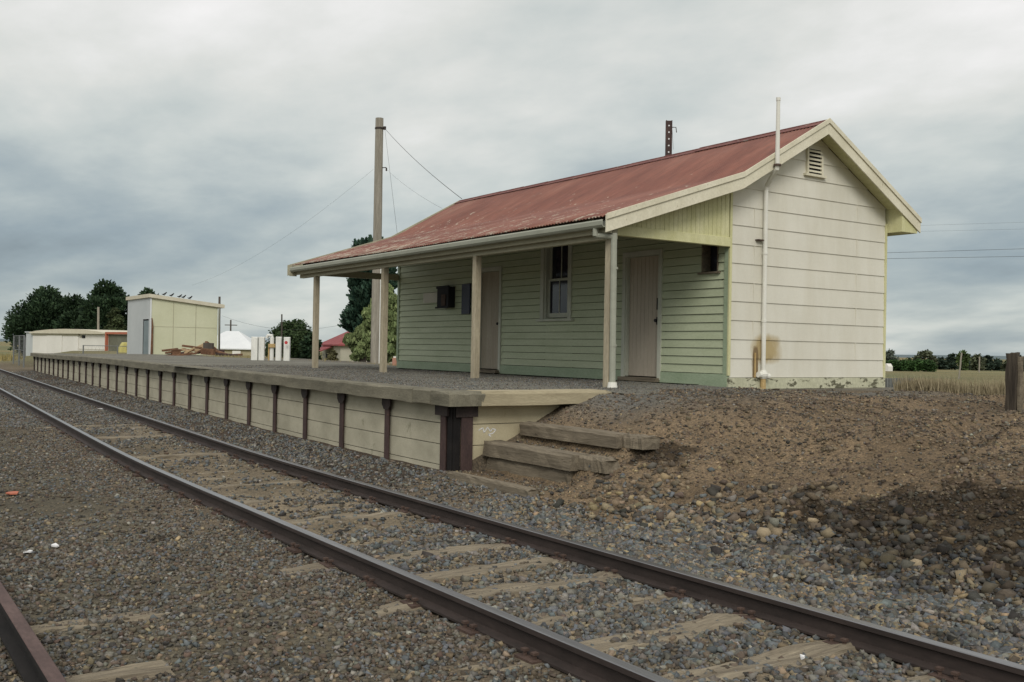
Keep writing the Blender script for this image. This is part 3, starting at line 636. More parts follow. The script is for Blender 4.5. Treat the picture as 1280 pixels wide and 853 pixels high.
# louvre vent in gable
mb=MB();y0,y1,z0,z1=1.80,2.13,3.47,3.88
mb.box(.0,.05,y0-.04,y0,z0-.02,z1);mb.box(.0,.05,y1,y1+.04,z0-.02,z1-.10);mb.box(.0,.075,y0-.1,y1+.1,z0-.06,z0-.02)
vf=mb.build('gable_vent','cream',SB)
mb=MB();mb.box(.0,.018,y0,y1,z0-.02,z1);mb.build('vent_opening','dark',vf)
mb=MB()
for k in range(6):
    zz=z0+.01+k*.068;mb.hexa([(.02,y0,zz+.03),(.055,y0,zz),(.055,y1,zz),(.02,y1,zz+.03),(.02,y0,zz+.045),(.055,y0,zz+.015),(.055,y1,zz+.015),(.02,y1,zz+.045)])
mb.build('louvre','cream',vf)
# verandah end infill and beam at gable line
def infill(x0,x1,parent):
    mb=MB();y=-2.36
    while y<-.06:
        y2=min(y+.092,-.045);t0=roof_under(y+.002)+.02;t1=roof_under(y2-.003)+.02
        if t0>2.235:
            mb.hexa([(x0,y+.003,2.225),(x1,y+.003,2.225),(x1,y2-.003,2.225),(x0,y2-.003,2.225),(x0,y+.003,t0),(x1,y+.003,t0),(x1,y2-.003,t1),(x0,y2-.003,t1)])
        y+=.092
    mb.box(x0+.002,x0+.004,-2.3,-.05,2.22,2.24);return mb.build('verandah_infill','creamgreen',parent)
infill(.0,.022,SB)
mb=MB();mb.box(-.05,.045,-2.56,-.042,2.075,2.222);mb.build('end_beam','creamgreen',SB,bevel=.006)
mb=MB();mb.box(Ln-.05,Ln+.045,-2.56,-.042,2.075,2.222);mb.build('end_beam','fascia',SB)
# posts and front beam
mb=MB();mb.box(-11.35,.24,-2.64,-2.54,1.99,2.13);mb.build('front_beam','fascia',SB)
for x in (-10.45,-6.97,-3.46,.145):
    mb=MB();w=.058;lean=random.uniform(-.008,.008)
    mb.hexa([(x-w,-2.59-w,-.22),(x+w,-2.59-w,-.22),(x+w,-2.59+w,-.22),(x-w,-2.59+w,-.22),(x-w+lean,-2.59-w,1.99),(x+w+lean,-2.59-w,1.99),(x+w+lean,-2.59+w,1.99),(x-w+lean,-2.59+w,1.99)])
    mb.build('verandah_post','postwood',SB,bevel=.008)
# roof: corrugated sheet
XR,XL=.32,-11.62
def roof_sheet(prof,name,nseg=8,pitch=.0762,amp=.009):
    n=int((XR-XL)/pitch*nseg);xs_=np.linspace(0,1,n+1);k=len(prof);vs=[]
    for t in xs_:
        for (y,z,nx,nz,sh) in prof:
            x=XL+sh+(XR-XL-sh)*t;a=amp*math.sin(2*math.pi*(x/pitch))
            sag=-.02*math.sin(math.pi*t)**2
            vs.append((x,y+nx*a,z+nz*a+sag))
    i=(np.arange(n)[:,None]*k+np.arange(k-1)[None]).ravel()
    me=bpy.data.meshes.new(name);me.from_pydata([tuple(np.array(p)-np.array(SB.location)) for p in vs],[],[(q,q+k,q+k+1,q+1) for q in i.tolist()])
    me.materials.append(MT['roof']);me.polygons.foreach_set('use_smooth',[True]*len(me.polygons))
    o=bpy.data.objects.new(name,me);col.objects.link(o);o.parent=SB
    s=o.modifiers.new('solid','SOLIDIFY');s.thickness=.004;s.offset=-1
    return o
f1=[(-2.86,2.285),(-2.2,2.50),(-1.2,2.825),(-.5,3.05),(-.14,3.165),(-.02,3.22),(.5,3.51),(1.2,3.90),(1.90,4.29)]
def norm(p,q): d=(q[0]-p[0],q[1]-p[1]);l=math.hypot(*d);return -d[1]/l,d[0]/l
pr_=[]
for i,(y,z) in enumerate(f1):
    a=f1[max(0,i-1)];b_=f1[min(len(f1)-1,i+1)];nx,nz=norm(a,b_);pr_.append((y,z,nx,nz,.30*(1-(y+2.86)/4.76)))
RF=roof_sheet(pr_,'roof')
f2=[(1.94,4.29),(2.8,3.81),(3.7,3.305),(4.50,2.855)]
roof_sheet([(y,z,.49,.87,0) for y,z in f2],'rear_roof')
# ridge cap
mb=MB()
for i in range(12):
    a=XL+(XR-XL)*i/12;b_=XL+(XR-XL)*(i+1)/12+.03;z=4.315-.02*math.sin(math.pi*(i+.5)/12)**2+random.uniform(-.004,.004)
    for (ya,za),(yb,zb) in (((1.76,4.235),(1.92,4.32)),((1.92,4.32),(2.08,4.235))):
        dz=z-4.315
        mb.hexa([(a,ya,za+dz-.004),(b_,ya,za+dz-.004),(b_,yb,zb+dz-.004),(a,yb,zb+dz-.004),(a,ya,za+dz+i%2*.003),(b_,ya,za+dz+i%2*.003),(b_,yb,zb+dz+i%2*.003),(a,yb,zb+dz+i%2*.003)])
    mb.tube([(a,1.92,z+.004),(b_,1.92,z+.004)],.018,6)
mb.build('ridge_cap',mat('dark_red_ridge',(.14,.05,.045),(.22,.09,.075),2,wear=.6,wearcol=(.3,.27,.23),wearscale=6),RF)
# rafters and battens seen under the verandah
mb=MB()
for k in range(14):
    x=-11.0+k*.84;mb.beam((x,-2.7,2.28),(x,-.06,3.12),.045,.09)
mb.build('rafter','darkpole',SB)
# barge boards
def barge(xa,xb,pts,h,name,m,drop=0,parent=SB):
    mb=MB()
    for (p,q) in zip(pts[:-1],pts[1:]):
        mb.prism([(p[0],p[1]-drop-h),(q[0],q[1]-drop-h),(q[0],q[1]-drop),(p[0],p[1]-drop)],'x',xa,xb)
    return mb.build(name,m,parent,bevel=.003)
A=[(-2.84,2.31),(-.09,3.21)];B=[(-.088,3.212),(1.918,4.335)];Cc=[(1.922,4.335),(4.52,2.885)]
for (xa,xb,m) in ((.325,.350,'cream'),(XL-.03,XL-.005,'fascia')):
    for P_ in (A,B,Cc):
        if xb<0: P_=[(y,z) for y,z in P_]
        bb=barge(xa,xb,P_,.255,'barge_board',m)
        e=.007 if xb>0 else -.007
        if xb>0: barge(xb+.001,xb+.022,P_,.085,'cover_strip',m,-.012,bb)
if True:
    # end plumb block of the rear barge
    pass
# soffit lining under gable overhang
mb=MB()
for P_ in ((-.02,1.9),(1.94,4.42)):
    y=P_[0]
    while y<P_[1]-.01:
        y2=min(y+.115,P_[1]);z0=roof_under(y)+.02;z1=roof_under(y2-.004)+.02
        mb.hexa([(.02,y,z0-.02),(.322,y,z0-.02),(.322,y2-.004,z1-.02),(.02,y2-.004,z1-.02),(.02,y,z0),(.322,y,z0),(.322,y2-.004,z1),(.02,y2-.004,z1)]);y=y2
mb.build('gable_soffit','creamgreen',SB)
mb=MB()
for k in range(4):
    a,c=YB+.042+k*.115,YB+.154+k*.115;mb.prism([(a,2.62),(c,2.62),(c,roof_under(c)+.05),(a,roof_under(a)+.05)],'x',Ln,.322)
mb.build('eave_soffit','creamgreen',SB)
# fascia and gutter on the track side
mb=MB();mb.box(-11.33,.322,-2.745,-2.715,2.06,2.235);mb.build('fascia','fascia',SB)
mb=MB();ga=[];prof=[(-2.755,2.235),(-2.755,2.155),(-2.775,2.130),(-2.87,2.130),(-2.895,2.16),(-2.90,2.215),(-2.888,2.235),(-2.878,2.235),(-2.885,2.165),(-2.865,2.142),(-2.78,2.142),(-2.765,2.235)]
mb.prism(prof[::-1],'x',-11.35,.318);mb.build('gutter','gutter',SB,bevel=0)
mb=MB();mb.box(-11.37,-11.35,-2.90,-2.72,2.03,2.26);mb.build('gutter_end_board','fascia',SB)
# downpipe at the right post
mb=MB();mb.tube([(.10,-2.83,2.14),(.10,-2.83,2.02)],.042,10);mb.tube([(.10,-2.83,2.04),(.115,-2.80,2.03),(.28,-2.64,2.01)],.042,10);mb.tube([(.28,-2.64,2.06),(.275,-2.62,-.06)],.045,12)
for z in (1.55,.45): mb.tube([(.277,-2.62,z),(.277,-2.62,z+.03)],.052,12)
dp=mb.build('downpipe','gutter',SB,smooth=False)
mb=MB();mb.tube([(.275,-2.62,-.14),(.275,-2.62,-.055)],[.075,.062],12);mb.build('pipe_foot','pipe',dp)
# white vent pipe on the gable
x=.075;y=.72
mb=MB();mb.tube([(x,y,-.02),(x,y,3.07)],.036,12);mb.tube([(x,y,3.06),(.10,y-.01,3.12),(.40,.60,3.34),(.415,.59,3.42),(.415,.59,4.46)],[.038,.038,.038,.036,.030],12)
mb.tube([(.415,.59,4.42),(.415,.59,4.47)],.036,10)
mb.tube([(x,y,-.02),(x,y,.02),(x,y,.06),(x,y,.12)],[.05,.075,.08,.045],12);mb.tube([(x-.0,y-.12,.05),(x,y,.03)],.05,10);mb.tube([(x,y,.03),(x+.03,y+.11,.02)],.045,10)
for z in (.9,2.0): mb.tube([(x,y,z),(x,y,z+.04)],.043,12)
vp=mb.build('vent_pipe','pipe',SB,smooth=False)
mb=MB();mb.tube([(.41,.595,3.38),(.41,.595,3.41)],.060,12);mb.box(.0,.08,y-.17,y-.02,2.22,2.24);mb.build('pipe_collar','plate',vp)
mb=MB();mb.tube([(x,y,-.28),(x,y,-.02)],.045,10);mb.box(.02,.04,.56,.585,.0,.40);mb.build('pipe_stub','ochre',vp)
# doors
def door(x0,x1,m,frm,hx,name='door'):
    mb=MB();w=.075
    mb.box(x0-.05,x0+.03,-.045,.06,-.10,2.16);mb.box(x1-.03,x1+.05,-.045,.06,-.10,2.16);mb.box(x0+.03,x1-.03,-.045,.06,2.07,2.16)
    mb.box(x0+.03,x0+.055,-.02,.10,-.05,2.07);mb.box(x1-.055,x1-.03,-.02,.10,-.05,2.07)
    d=thing_part=None
    n=8;a=x0+.058;b_=x1-.058;mb2=MB()
    for k in range(n):
        q0=a+(b_-a)*k/n;q1=a+(b_-a)*(k+1)/n;mb2.box(q0+.002,q1-.002,.045,.075,-.045,2.065)
    mb2.box(a,b_,.07,.09,-.045,2.065)
    dr=mb2.build(name,m,SB)
    mb.build('door_frame',frm,dr)
    h=MB();h.tube([(hx,.045,.93),(hx,.0,.93)],.012,8);h.tube([(hx,.005,.93),(hx,-.025,.93)],[.032,.03],10);h.box(hx-.02,hx+.02,.028,.044,.86,.99);h.build('handle','black',dr)
    h=MB();h.box(hx-.012,hx+.012,.02,.044,1.12,1.32);h.build('latch','black',dr)
    s=MB();s.box(x0-.03,x1+.03,-.14,.05,-.13,-.065);s.build('threshold','oldwood',dr)
    return dr
door(-7.50,-6.60,'door_old','frame',-6.72);door(-2.53,-1.60,'door','frame',-1.72)
# tall sash window
mb=MB();x0,x1,z0,z1=-5.10,-4.12,1.0,2.62
mb.box(x0-.02,x0+.09,-.045,.06,z0,z1);mb.box(x1-.09,x1+.02,-.045,.06,z0,z1);mb.box(x0+.09,x1-.09,-.045,.06,z1-.08,z1)
mb.box(x0+.09,x0+.13,-.01,.13,z0,z1-.08);mb.box(x1-.13,x1-.09,-.01,.13,z0,z1-.08)
wn=mb.build('window','frame',SB)
mb=MB();a,b_=x0+.13,x1-.13;zm=1.80
for (s0,s1,yy) in ((z0+.03,zm,.055),(zm-.03,z1-.08,.095)):
    mb.box(a,a+.045,yy,yy+.035,s0,s1);mb.box(b_-.045,b_,yy,yy+.035,s0,s1);mb.box(a+.045,b_-.045,yy,yy+.035,s0,s0+(.09 if s0<1.2 else .045));mb.box(a+.045,b_-.045,yy,yy+.035,s1-.04,s1)
    mb.box((a+b_)/2-.01,(a+b_)/2+.01,yy+.005,yy+.03,s0+.045,s1-.04)
mb.build('sash','frame',wn)
mb=MB();mb.box(a+.03,b_-.03,.072,.076,z0+.06,zm-.02);mb.box(a+.03,b_-.03,.112,.116,zm,z1-.1);mb.build('pane','glass',wn)
mb=MB();mb.box(x0-.10,x1+.10,-.085,.06,z0-.045,z0-.002);mb.build('sill','frame',wn)
mb=MB();mb.box(a,b_,.17,.18,z0,z1);mb.build('room_interior','dark',wn)
mb=MB();mb.box(a+.07,a+.30,.078,.082,z0+.1,zm-.05);mb.box(b_-.17,b_-.06,.078,.082,z0+.1,zm-.05);mb.build('curtain','curtain',wn)
# small high window
mb=MB();x0,x1,z0,z1=-.62,-.24,1.70,2.36
mb.box(x0,x0+.03,-.02,.16,z0,z1);mb.box(x1-.03,x1,-.02,.16,z0,z1);mb.box(x0-.05,x1+.05,-.06,.10,z0-.03,z0)
sw=mb.build('small_window','oldwood',SB)
mb=MB();mb.box(x0,x1,.16,.18,z0,z1);mb.build('room_interior','dark',sw)
mb=MB();mb.box(x0+.10,x1-.06,.11,.115,z0,z1);mb.build('pane','glass',sw)
# wall fittings
mb=MB();mb.box(-9.02,-8.50,-.20,-.02,1.32,1.80);mb.box(-9.04,-8.48,-.22,-.18,1.76,1.82);mb.box(-9.04,-8.48,-.24,-.20,1.30,1.34)
bx=mb.build('meter_box','black',SB,bevel=.008)
mb=MB();mb.box(-8.80,-8.62,-.215,-.201,1.36,1.62);mb.build('rusty_panel','plate',bx)
mb=MB();mb.box(-9.16,-9.06,-.12,-.03,1.42,1.72);mb.build('grey_conduit_box','gutter',SB)
mb=MB();mb.box(-9.95,-9.20,-.05,-.028,1.46,1.70);mb.build('notice_board','signgrey',SB)
mb=MB();mb.box(-8.15,-7.80,-.06,-.026,1.16,1.84);mb.build('blue_panel','blueblack',SB,bevel=.005)
mb=MB();mb.box(Ln+.02,-.02,.085,YB-.08,2.9,2.91);mb.build('ceiling','dark',SB)

# ------------------------------------------------------------------ near loose items
def gz(x,y): return float(H(np.array([x]),np.array([y]))[0])
def onground(u,v,z=None):
    d=F+R*(u-640)/FX+U*(426.5-v)/FX
    t=1.
    for i in range(4000):
        p=CAM+d*t
        if p[2]<gz(p[0],p[1]): break
        t*=1.004
        if t>400: break
    return p
px,py=4.70,-.16;z0=gz(px,py)
t=thing('fence_post','dark split stub post standing alone on the bank at far right','post',(px,py,z0-.1))
m=rough_timber(0,0,0,.84,.13,.10,0,8,.006,'y',11);m.v=[(px+a+.02,py+c*.9-.05,z0+.30+b+.0) for a,b,c in m.v];m.build('post_body','postdark',t)
m=rough_timber(0,0,0,.78,.03,.09,0,8,.004,'y',12);m.v=[(px+a+.105,py+c*.9-.03,z0+.29+b) for a,b,c in m.v];m.build('split_slab','oldwood',t)
def rock(u,v,s,tone,label,name='loose_rock'):
    p=onground(u,v);V=stones(name,np.array([[0,0,0.]]),np.array([s]),np.array([PAL[tone]])*1.15,.13);V.location=(p[0],p[1],p[2]+s*.22);return tag(V,label,'rock')
rock(1145,710,.125,'tan','large pale tan rock at the foot of the bank beside the ballast')
rock(1016,655,.11,'tan','tan rock at the left edge of the dark patch on the bank')
rock(978,627,.09,'tan','small tan rock above the dark patch on the bank slope')
rock(1205,580,.12,'brown','brown rock part way up the dirt bank near the fence post')
rock(955,672,.17,'tan','wide low tan rock lying where bank dirt meets ballast')
rock(797,478,.16,'tan','orange tan stone lying by the right door threshold of the station')
rock(470,640,.07,'ochre','pale yellow stone lying between the rails')
rock(308,650,.07,'ochre','round yellow stone just outside the near rail')
rock(222,676,.075,'ochre','rough yellow stone in the gravel left of the near rail')
rock(287,645,.065,'ochre','smaller yellow stone next to the near rail foot')
rock(580,678,.06,'ochre','cream stone on a sleeper between the rails in the foreground')
def scrap(u,v,w,l,m,label,name='paper_scrap',a=.4):
    p=onground(u,v);r=np.random.default_rng(int(u*v));mb=MB();n=6;P=[]
    for i in range(n): th=2*math.pi*i/n;rr=r.uniform(.7,1.2);P.append((p[0]+l*rr*math.cos(th)*math.cos(a)-w*rr*math.sin(th)*math.sin(a),p[1]+l*rr*math.cos(th)*math.sin(a)+w*rr*math.sin(th)*math.cos(a),p[2]+.03+r.uniform(0,.025)))
    mb.v=P+[(x,y,z-.012) for x,y,z in P];mb.f=[tuple(range(n)),tuple(range(2*n-1,n-1,-1))]+[(i,n+i,n+(i+1)%n,(i+1)%n) for i in range(n)]
    return tag(mb.build(name,m),label,'litter')
scrap(125,513,.07,.10,'paper','crumpled white paper lying between the rails near the platform')
scrap(35,696,.03,.04,'paper','small white scrap in gravel near the siding rail')
scrap(68,687,.03,.04,'paper','pale flat scrap on gravel to the right of the small white scrap')
scrap(15,620,.05,.09,'orange','orange rusty scrap in the gravel at the left edge','metal_scrap')
scrap(1003,830,.012,.016,'paper','tiny white chip on the ballast by the right rail')
# two twigs / white bars on bank
p=onground(950,630)
mb=MB();mb.tube([p+np.array([0,0,.03]),p+np.array([.12,-.14,.06])],.006,5);tag(mb.build('twig','tanwood'),'pale thin twig stuck in the dirt bank slope','twig')

# ------------------------------------------------------------------ background: buildings
def box_part(parent,name,m,x0,x1,y0,y1,z0,z1,bv=0):
    mb=MB();mb.box(x0,x1,y0,y1,z0,z1);return mb.build(name,m,parent,bevel=bv)
# tall shed on the yard
sx_,sy=-45.6,2.5;zb=-.42;zt=2.92
T=thing('yard_shed','tall flat roofed shed with pale yellow green side and grey end door','shed',(sx_-2.5,sy+1.9,zb))
x0,x1,y0,y1=sx_-5.2,sx_,sy,sy+3.75
mb=MB();mb.prism([(y0+.01,zb),(y1,zb),(y1,zt-.42),(y0+.01,zt-.02)],'x',x1-.06,x1);
w=mb.build('green_wall','shedgreen',T)
mb=MB();yy=[y0+.01+(y1-y0)*k/3 for k in (1,2)]
for q in yy: mb.box(x1+.001,x1+.012,q-.012,q+.012,zb,zt-.25)
mb.box(x1+.001,x1+.010,y0+.05,y1-.05,1.28,1.30);mb.build('panel_joint','fascia',w)
mb=MB();
for a,b_,c,d in ((x0,x1-1.55,zb,zt-.02),(x1-.28,x1-.061,zb,zt-.02),(x1-1.55,x1-.28,1.70,zt-.02)): mb.box(a,b_,y0,y0+.06,c,d)
mb.build('grey_wall','shedgrey',T)
box_part(T,'door','greydoor',x1-1.47,x1-.28,y0+.02,y0+.06,zb,1.62)
box_part(T,'door_frame','dark',x1-1.55,x1-1.47,y0+.01,y0+.05,zb,1.70)
mb=MB();mb.prism([(y1-.06,zb),(y1,zb),(y1,zt-.42),(y1-.06,zt-.42)],'x',x0,x1-.07);mb.box(x0,x0+.06,y0+.07,y1-.07,zb,zt-.45);mb.build('back_wall','shedgrey',T)
mb=MB();mb.prism([(y0-.10,zt-.03),(y1+.35,zt-.47),(y1+.35,zt-.27),(y0-.10,zt+.17)],'x',x0-.1,x1+.14);mb.build('roof','shedtrim',T)
mb=MB();mb.box(x1+.002,x1+.04,y0-.01,y0+.06,zb,zt-.04);mb.build('corner_trim','brightwhite',T)
mb=MB();mb.tube([(x1+.07,y1+.05,zb),(x1+.07,y1+.05,zt-.5)],.04,6);mb.build('downpipe','gutter',T)
mb=MB();mb.tube([(x1+.06,y0+.10,zb),(x1+.06,y0+.12,1.3),(x1+.05,y0+.08,1.75)],[.07,.05,.03],6);tag(mb.build('leaning_plank','brownwood'),'brown timber leaning at the shed corner beside its door','plank')
# birds on the roof
for i,(u,lab) in enumerate([(204,'leftmost of five small birds on the shed roof'),(213,'second small dark bird from left on the shed roof'),(223,'middle small dark bird on the shed roof'),(228,'fourth small dark bird from left on the shed roof'),(236,'rightmost of five small birds on the shed roof')]):
    yb=sy+.1+3.7*(u-190)/82*.98;zr=zt+.17-(yb-y0+.1)*.105
    p=(x1+.02,yb,zr);mb=MB();k=.045
    for a in range(6):
        pass
    mb.tube([(p[0],yb-.13,zr+.10),(p[0],yb-.04,zr+.075),(p[0],yb+.05,zr+.12),(p[0],yb+.10,zr+.17),(p[0],yb+.125,zr+.20),(p[0],yb+.16,zr+.20)],[.008,.038,.05,.032,.034,.004],8)
    mb.tube([(p[0],yb+.02,zr-.02),(p[0],yb+.03,zr+.09)],.009,4)
    tag(mb.build('bird','bird',smooth=True),lab,'bird','birds on the shed roof')
# long white garage
def rel(u,v,D): return at(u,v,D)
def frame_from(u0,u1,D0,D1):
    a=at(u0,430,D0);b=at(u1,430,D1);return a,b
def building_line(name,label,a,b,depth,z0,z1,cat='shed'):
    """local axes: e along a->b, n away from camera"""
    e=(b-a)[:2];L_=np.linalg.norm(e);e=e/L_;n=np.array([-e[1],e[0]])
    if np.dot(n,(a-CAM)[:2])<0:n=-n
    T=thing(name,label,cat,(a[0],a[1],z0));return T,a[:2],e,n,L_
def lb(T,name,m,a,e,n,l0,l1,d0,d1,z0,z1,parent=None):
    mb=MB();P=[]
    for z in (z0,z1):
        for l,d in ((l0,d0),(l1,d0),(l1,d1),(l0,d1)): q=a+e*l+n*d;P.append((q[0],q[1],z))
    mb.hexa(P);return mb.build(name,m,parent or T)
a,b=frame_from(42,131,92,84)
T,A_,e,n,L_=building_line('white_garage','long low white shed with three sliding door panels and a small dark window',a,b,6,-1.3,1.2)
zt=1.15
lb(T,'wall','white',A_,e,n,0,L_,0,7,-1.3,zt)
dl=L_*.66
for k in range(3): lb(T,'sliding_door','white',A_,e,n,dl*k/3+.03,dl*(k+1)/3-.03,-.10-.04*(k%2),-.02,-1.3,zt-.25)
lb(T,'door_track','fascia',A_,e,n,-.1,dl+.1,-.18,-.01,zt-.25,zt-.12)
lb(T,'lower_sheet','signgrey',A_,e,n,dl+.05,L_-.05,-.03,.0,-.30,-.24)
wq=lb(T,'window','dark',A_,e,n,dl+.55,dl+1.05,-.05,-.01,.68,.92);lb(T,'window_bar','fascia',A_,e,n,dl+.28,dl+.40,-.06,-.01,.7,.92,wq)
mb=MB();P=[];k=10
for i in range(k+1):
    t=i/k;q=A_+e*(-.3+(L_+.6)*t);h=zt+.02+.30*math.sin(math.pi*min(1,max(0,t)))**.8
    for d in (-.3,7.3): r_=q+n*d;P.append((r_[0],r_[1],h))
    for d in (-.3,7.3): r_=q+n*d;P.append((r_[0],r_[1],zt-.10))
for i in range(k): o_=4*i;mb.f+=[(o_,o_+4,o_+5,o_+1),(o_+2,o_+6,o_+4,o_),(o_+1,o_+5,o_+7,o_+3),(o_+3,o_+7,o_+6,o_+2)]
mb.f+=[(0,1,3,2),(4*k,4*k+2,4*k+3,4*k+1)];mb.v=P;mb.build('roof','shedtrim',T)
# grey side of garage
q0=at(34,430,97);
T2,A2,e2,n2,L2=building_line('grey_lean_to','narrow pale grey lean-to against the left end of the white shed',at(32.5,430,93),at(41.5,430,92),5,-1.3,1.2)
lb(T2,'wall','shedgrey',A2,e2,n2,0,L2-.05,0,6,-1.3,1.12);lb(T2,'roof','shedgrey',A2,e2,n2,-.1,L2-.05,-.1,6.1,1.121,1.22)
# orange framed open bay
a,b=frame_from(131,172,82,78);T,A_,e,n,L_=building_line('orange_framed_bay','open bay with orange red frame and dull mesh infill beside the white shed',a,b,4,-1.2,1.2)
lb(T,'frame','orange',A_,e,n,0,.20,0,.2,-1.3,1.20);lb(T,'frame','orange',A_,e,n,.20,L_,0,.2,1.03,1.20);lb(T,'frame','orange',A_,e,n,.28,L_,0,.15,-.62,-.42)
lb(T,'infill','mesh_infill',A_,e,n,.21,L_,.21,.28,-1.3,1.02)
# yellow machine half hidden by the shed
c=at(155,440,70);T=thing('yellow_machine','small yellow cabbed machine parked half hidden behind the tall shed','machine',(c[0],c[1],-.75))
mb=MB();mb.prism([(c[1]-.45,-.85),(c[1]+.9,-.85),(c[1]+.8,.1),(c[1]+.45,.38),(c[1]-.1,.38),(c[1]-.3,.05)],'x',c[0]-.35,c[0]+.35);mb.build('cab','yellow',T,bevel=.06)
mb=MB();mb.box(c[0]+.352,c[0]+.37,c[1]+.1,c[1]+.5,-.15,.15);mb.build('side_window','black',T)
mb=MB();mb.tube([(c[0]+.3,c[1]-.1,-.7),(c[0]+.45,c[1]-.1,-.7)],.25,14);mb.build('wheel','black',T)
# white roofed house
def hip_house(name,label,c,ang,w,l,z0,ze,zr,mw,mr,cat='house',ridge=.35,over=.4):
    T=thing(name,label,cat,(c[0],c[1],z0));ca,sa=math.cos(ang),math.sin(ang)
    def W(x,y,z): return (c[0]+x*ca-y*sa,c[1]+x*sa+y*ca,z)
    def bx(nm,m,x0,x1,y0,y1,za,zb_,par=None):
        mb=MB();mb.hexa([W(x0,y0,za),W(x1,y0,za),W(x1,y1,za),W(x0,y1,za),W(x0,y0,zb_),W(x1,y0,zb_),W(x1,y1,zb_),W(x0,y1,zb_)]);return mb.build(nm,m,par or T)
    bx('wall',mw,-l/2,l/2,-w/2,w/2,z0,ze)
    mb=MB();o_=over;r_=l/2*ridge;mb.v=[W(-l/2-o_,-w/2-o_,ze),W(l/2+o_,-w/2-o_,ze),W(l/2+o_,w/2+o_,ze),W(-l/2-o_,w/2+o_,ze),W(-r_,0,zr),W(r_,0,zr)]
    mb.v+= [W(-l/2-o_,-w/2-o_,ze-.15),W(l/2+o_,-w/2-o_,ze-.15),W(l/2+o_,w/2+o_,ze-.15),W(-l/2-o_,w/2+o_,ze-.15)]
    mb.f=[(0,1,5,4),(1,2,5),(2,3,4,5),(3,0,4),(6,7,1,0),(7,8,2,1),(8,9,3,2),(9,6,0,3),(9,8,7,6)];mb.build('roof',mr,T)
    return T,bx,W
c=at(290,440,150);T,bx,W=hip_house('white_roofed_house','low tan house with bright white hipped roof between the shed and white posts',c,1.0,8,8.6,-2.5,-.25,2.35,'tan','brightwhite',ridge=.22)
bx('window','black',-2.6,-1.6,-4.53,-4.48,-1.5,-.5);bx('window','white',1.2,2.4,-4.53,-4.48,-1.3,-.6);bx('porch_wall','tan',3.81,5.3,-3.,3.5,-2.5,-.2);bx('water_tank','brightwhite',4.6,7.0,-6.,-4.8,-2.5,-1.1)
c=at(452,440,112);T,bx,W=hip_house('red_roofed_house','cream house with dark red hipped roof seen between verandah posts',c,-.15,7,7.6,-2.2,.55,2.75,'creamwall','redroof2',ridge=.15)
bx('chimney','tan',1.6,2.2,-.3,.3,1.2,3.0)
mb=MB();mb.v=[W(-2.6,-5.2,-.25),W(1.0,-5.2,-.25),W(1.0,-3.5,.45),W(-2.6,-3.5,.45),W(-2.6,-5.2,-.37),W(1.0,-5.2,-.37),W(1.0,-3.5,.33),W(-2.6,-3.5,.33)];mb.f=[(0,1,2,3),(7,6,5,4),(4,5,1,0),(5,6,2,1),(6,7,3,2),(7,4,0,3)];mb.build('porch_roof','redroof2',T)
for q in (-2.5,-.8,.9): bx('porch_post','white',q-.06,q+.06,-5.15,-5.03,-2.2,-.37)
bx('door','black',-.6,.3,-3.53,-3.5,-2.1,-.2);bx('window','black',-2.1,-1.2,-3.53,-3.5,-1.3,-.4);bx('green_screen','creamgreen',-1.6,.0,-5.3,-5.2,-2.2,-.7)

# white posts behind the platform
wp=[(318.2,421,4.0,'leftmost and dullest of the five white posts behind the platform'),(326.9,421,3.5,'second white post from left behind the platform'),(348,421,3.4,'fourth white post from left behind the platform'),(358.3,421.5,3.7,'rightmost white post behind the platform with a red mark')]
for i,(u,v,hw,lab) in enumerate(wp):
    p=at(u,455.5,33.2);z0=-.45;zt=at(u,v,33.2)[2]+.0;w=hw/FX*33.2
    T=thing('white_post',lab,'post',(p[0],p[1],z0),'white posts behind the platform')
    mb=MB();ca,sa=F0[0],F0[1];rx,ry=R0[0],R0[1];P=[]
    for z in (z0,zt):
        for a_,b_ in ((-1,-1),(1,-1),(1,1),(-1,1)): P.append((p[0]+rx*w*a_+ca*w*.8*b_,p[1]+ry*w*a_+sa*w*.8*b_,z-(.02 if a_*b_<0 and z>0 else 0)))
    mb.hexa(P);mb.build('shaft','whitepost',T,bevel=.015)
    if i==3:
        q=at(u,428.5,33.0-.0)-np.array([F0[0],F0[1],0])*w*.72;mb=MB();mb.tube([q,q-np.array([F0[0],F0[1],0])*.01],.055,12);mb.build('red_mark','reddot',T)
p=at(339.5,455.5,33.2);T=thing('white_standpipe','slim white standpipe with rusty tan collar and bent top among white posts','pipe',(p[0],p[1],-.45))
mb=MB();zt=at(339,421,33.2)[2];mb.tube([(p[0],p[1],-.45),(p[0],p[1],zt-.03)],.07,10);q=np.array([p[0],p[1],zt-.05]);mb.tube([q,q+np.array([0,0,.08]),q-R0*.14+np.array([0,0,.09]),q-R0*.18+np.array([0,0,.0])],.055,8);mb.build('pipe_body','whitepost',T)
mb=MB();mb.tube([(p[0],p[1],zt-.36),(p[0],p[1],zt-.24)],.13,10);mb.tube([(p[0]-R0[0]*.10,p[1]-R0[1]*.10,-.45),(p[0]-R0[0]*.10,p[1]-R0[1]*.10,zt-.3)],.028,6);mb.build('rusty_collar','ochre',T)

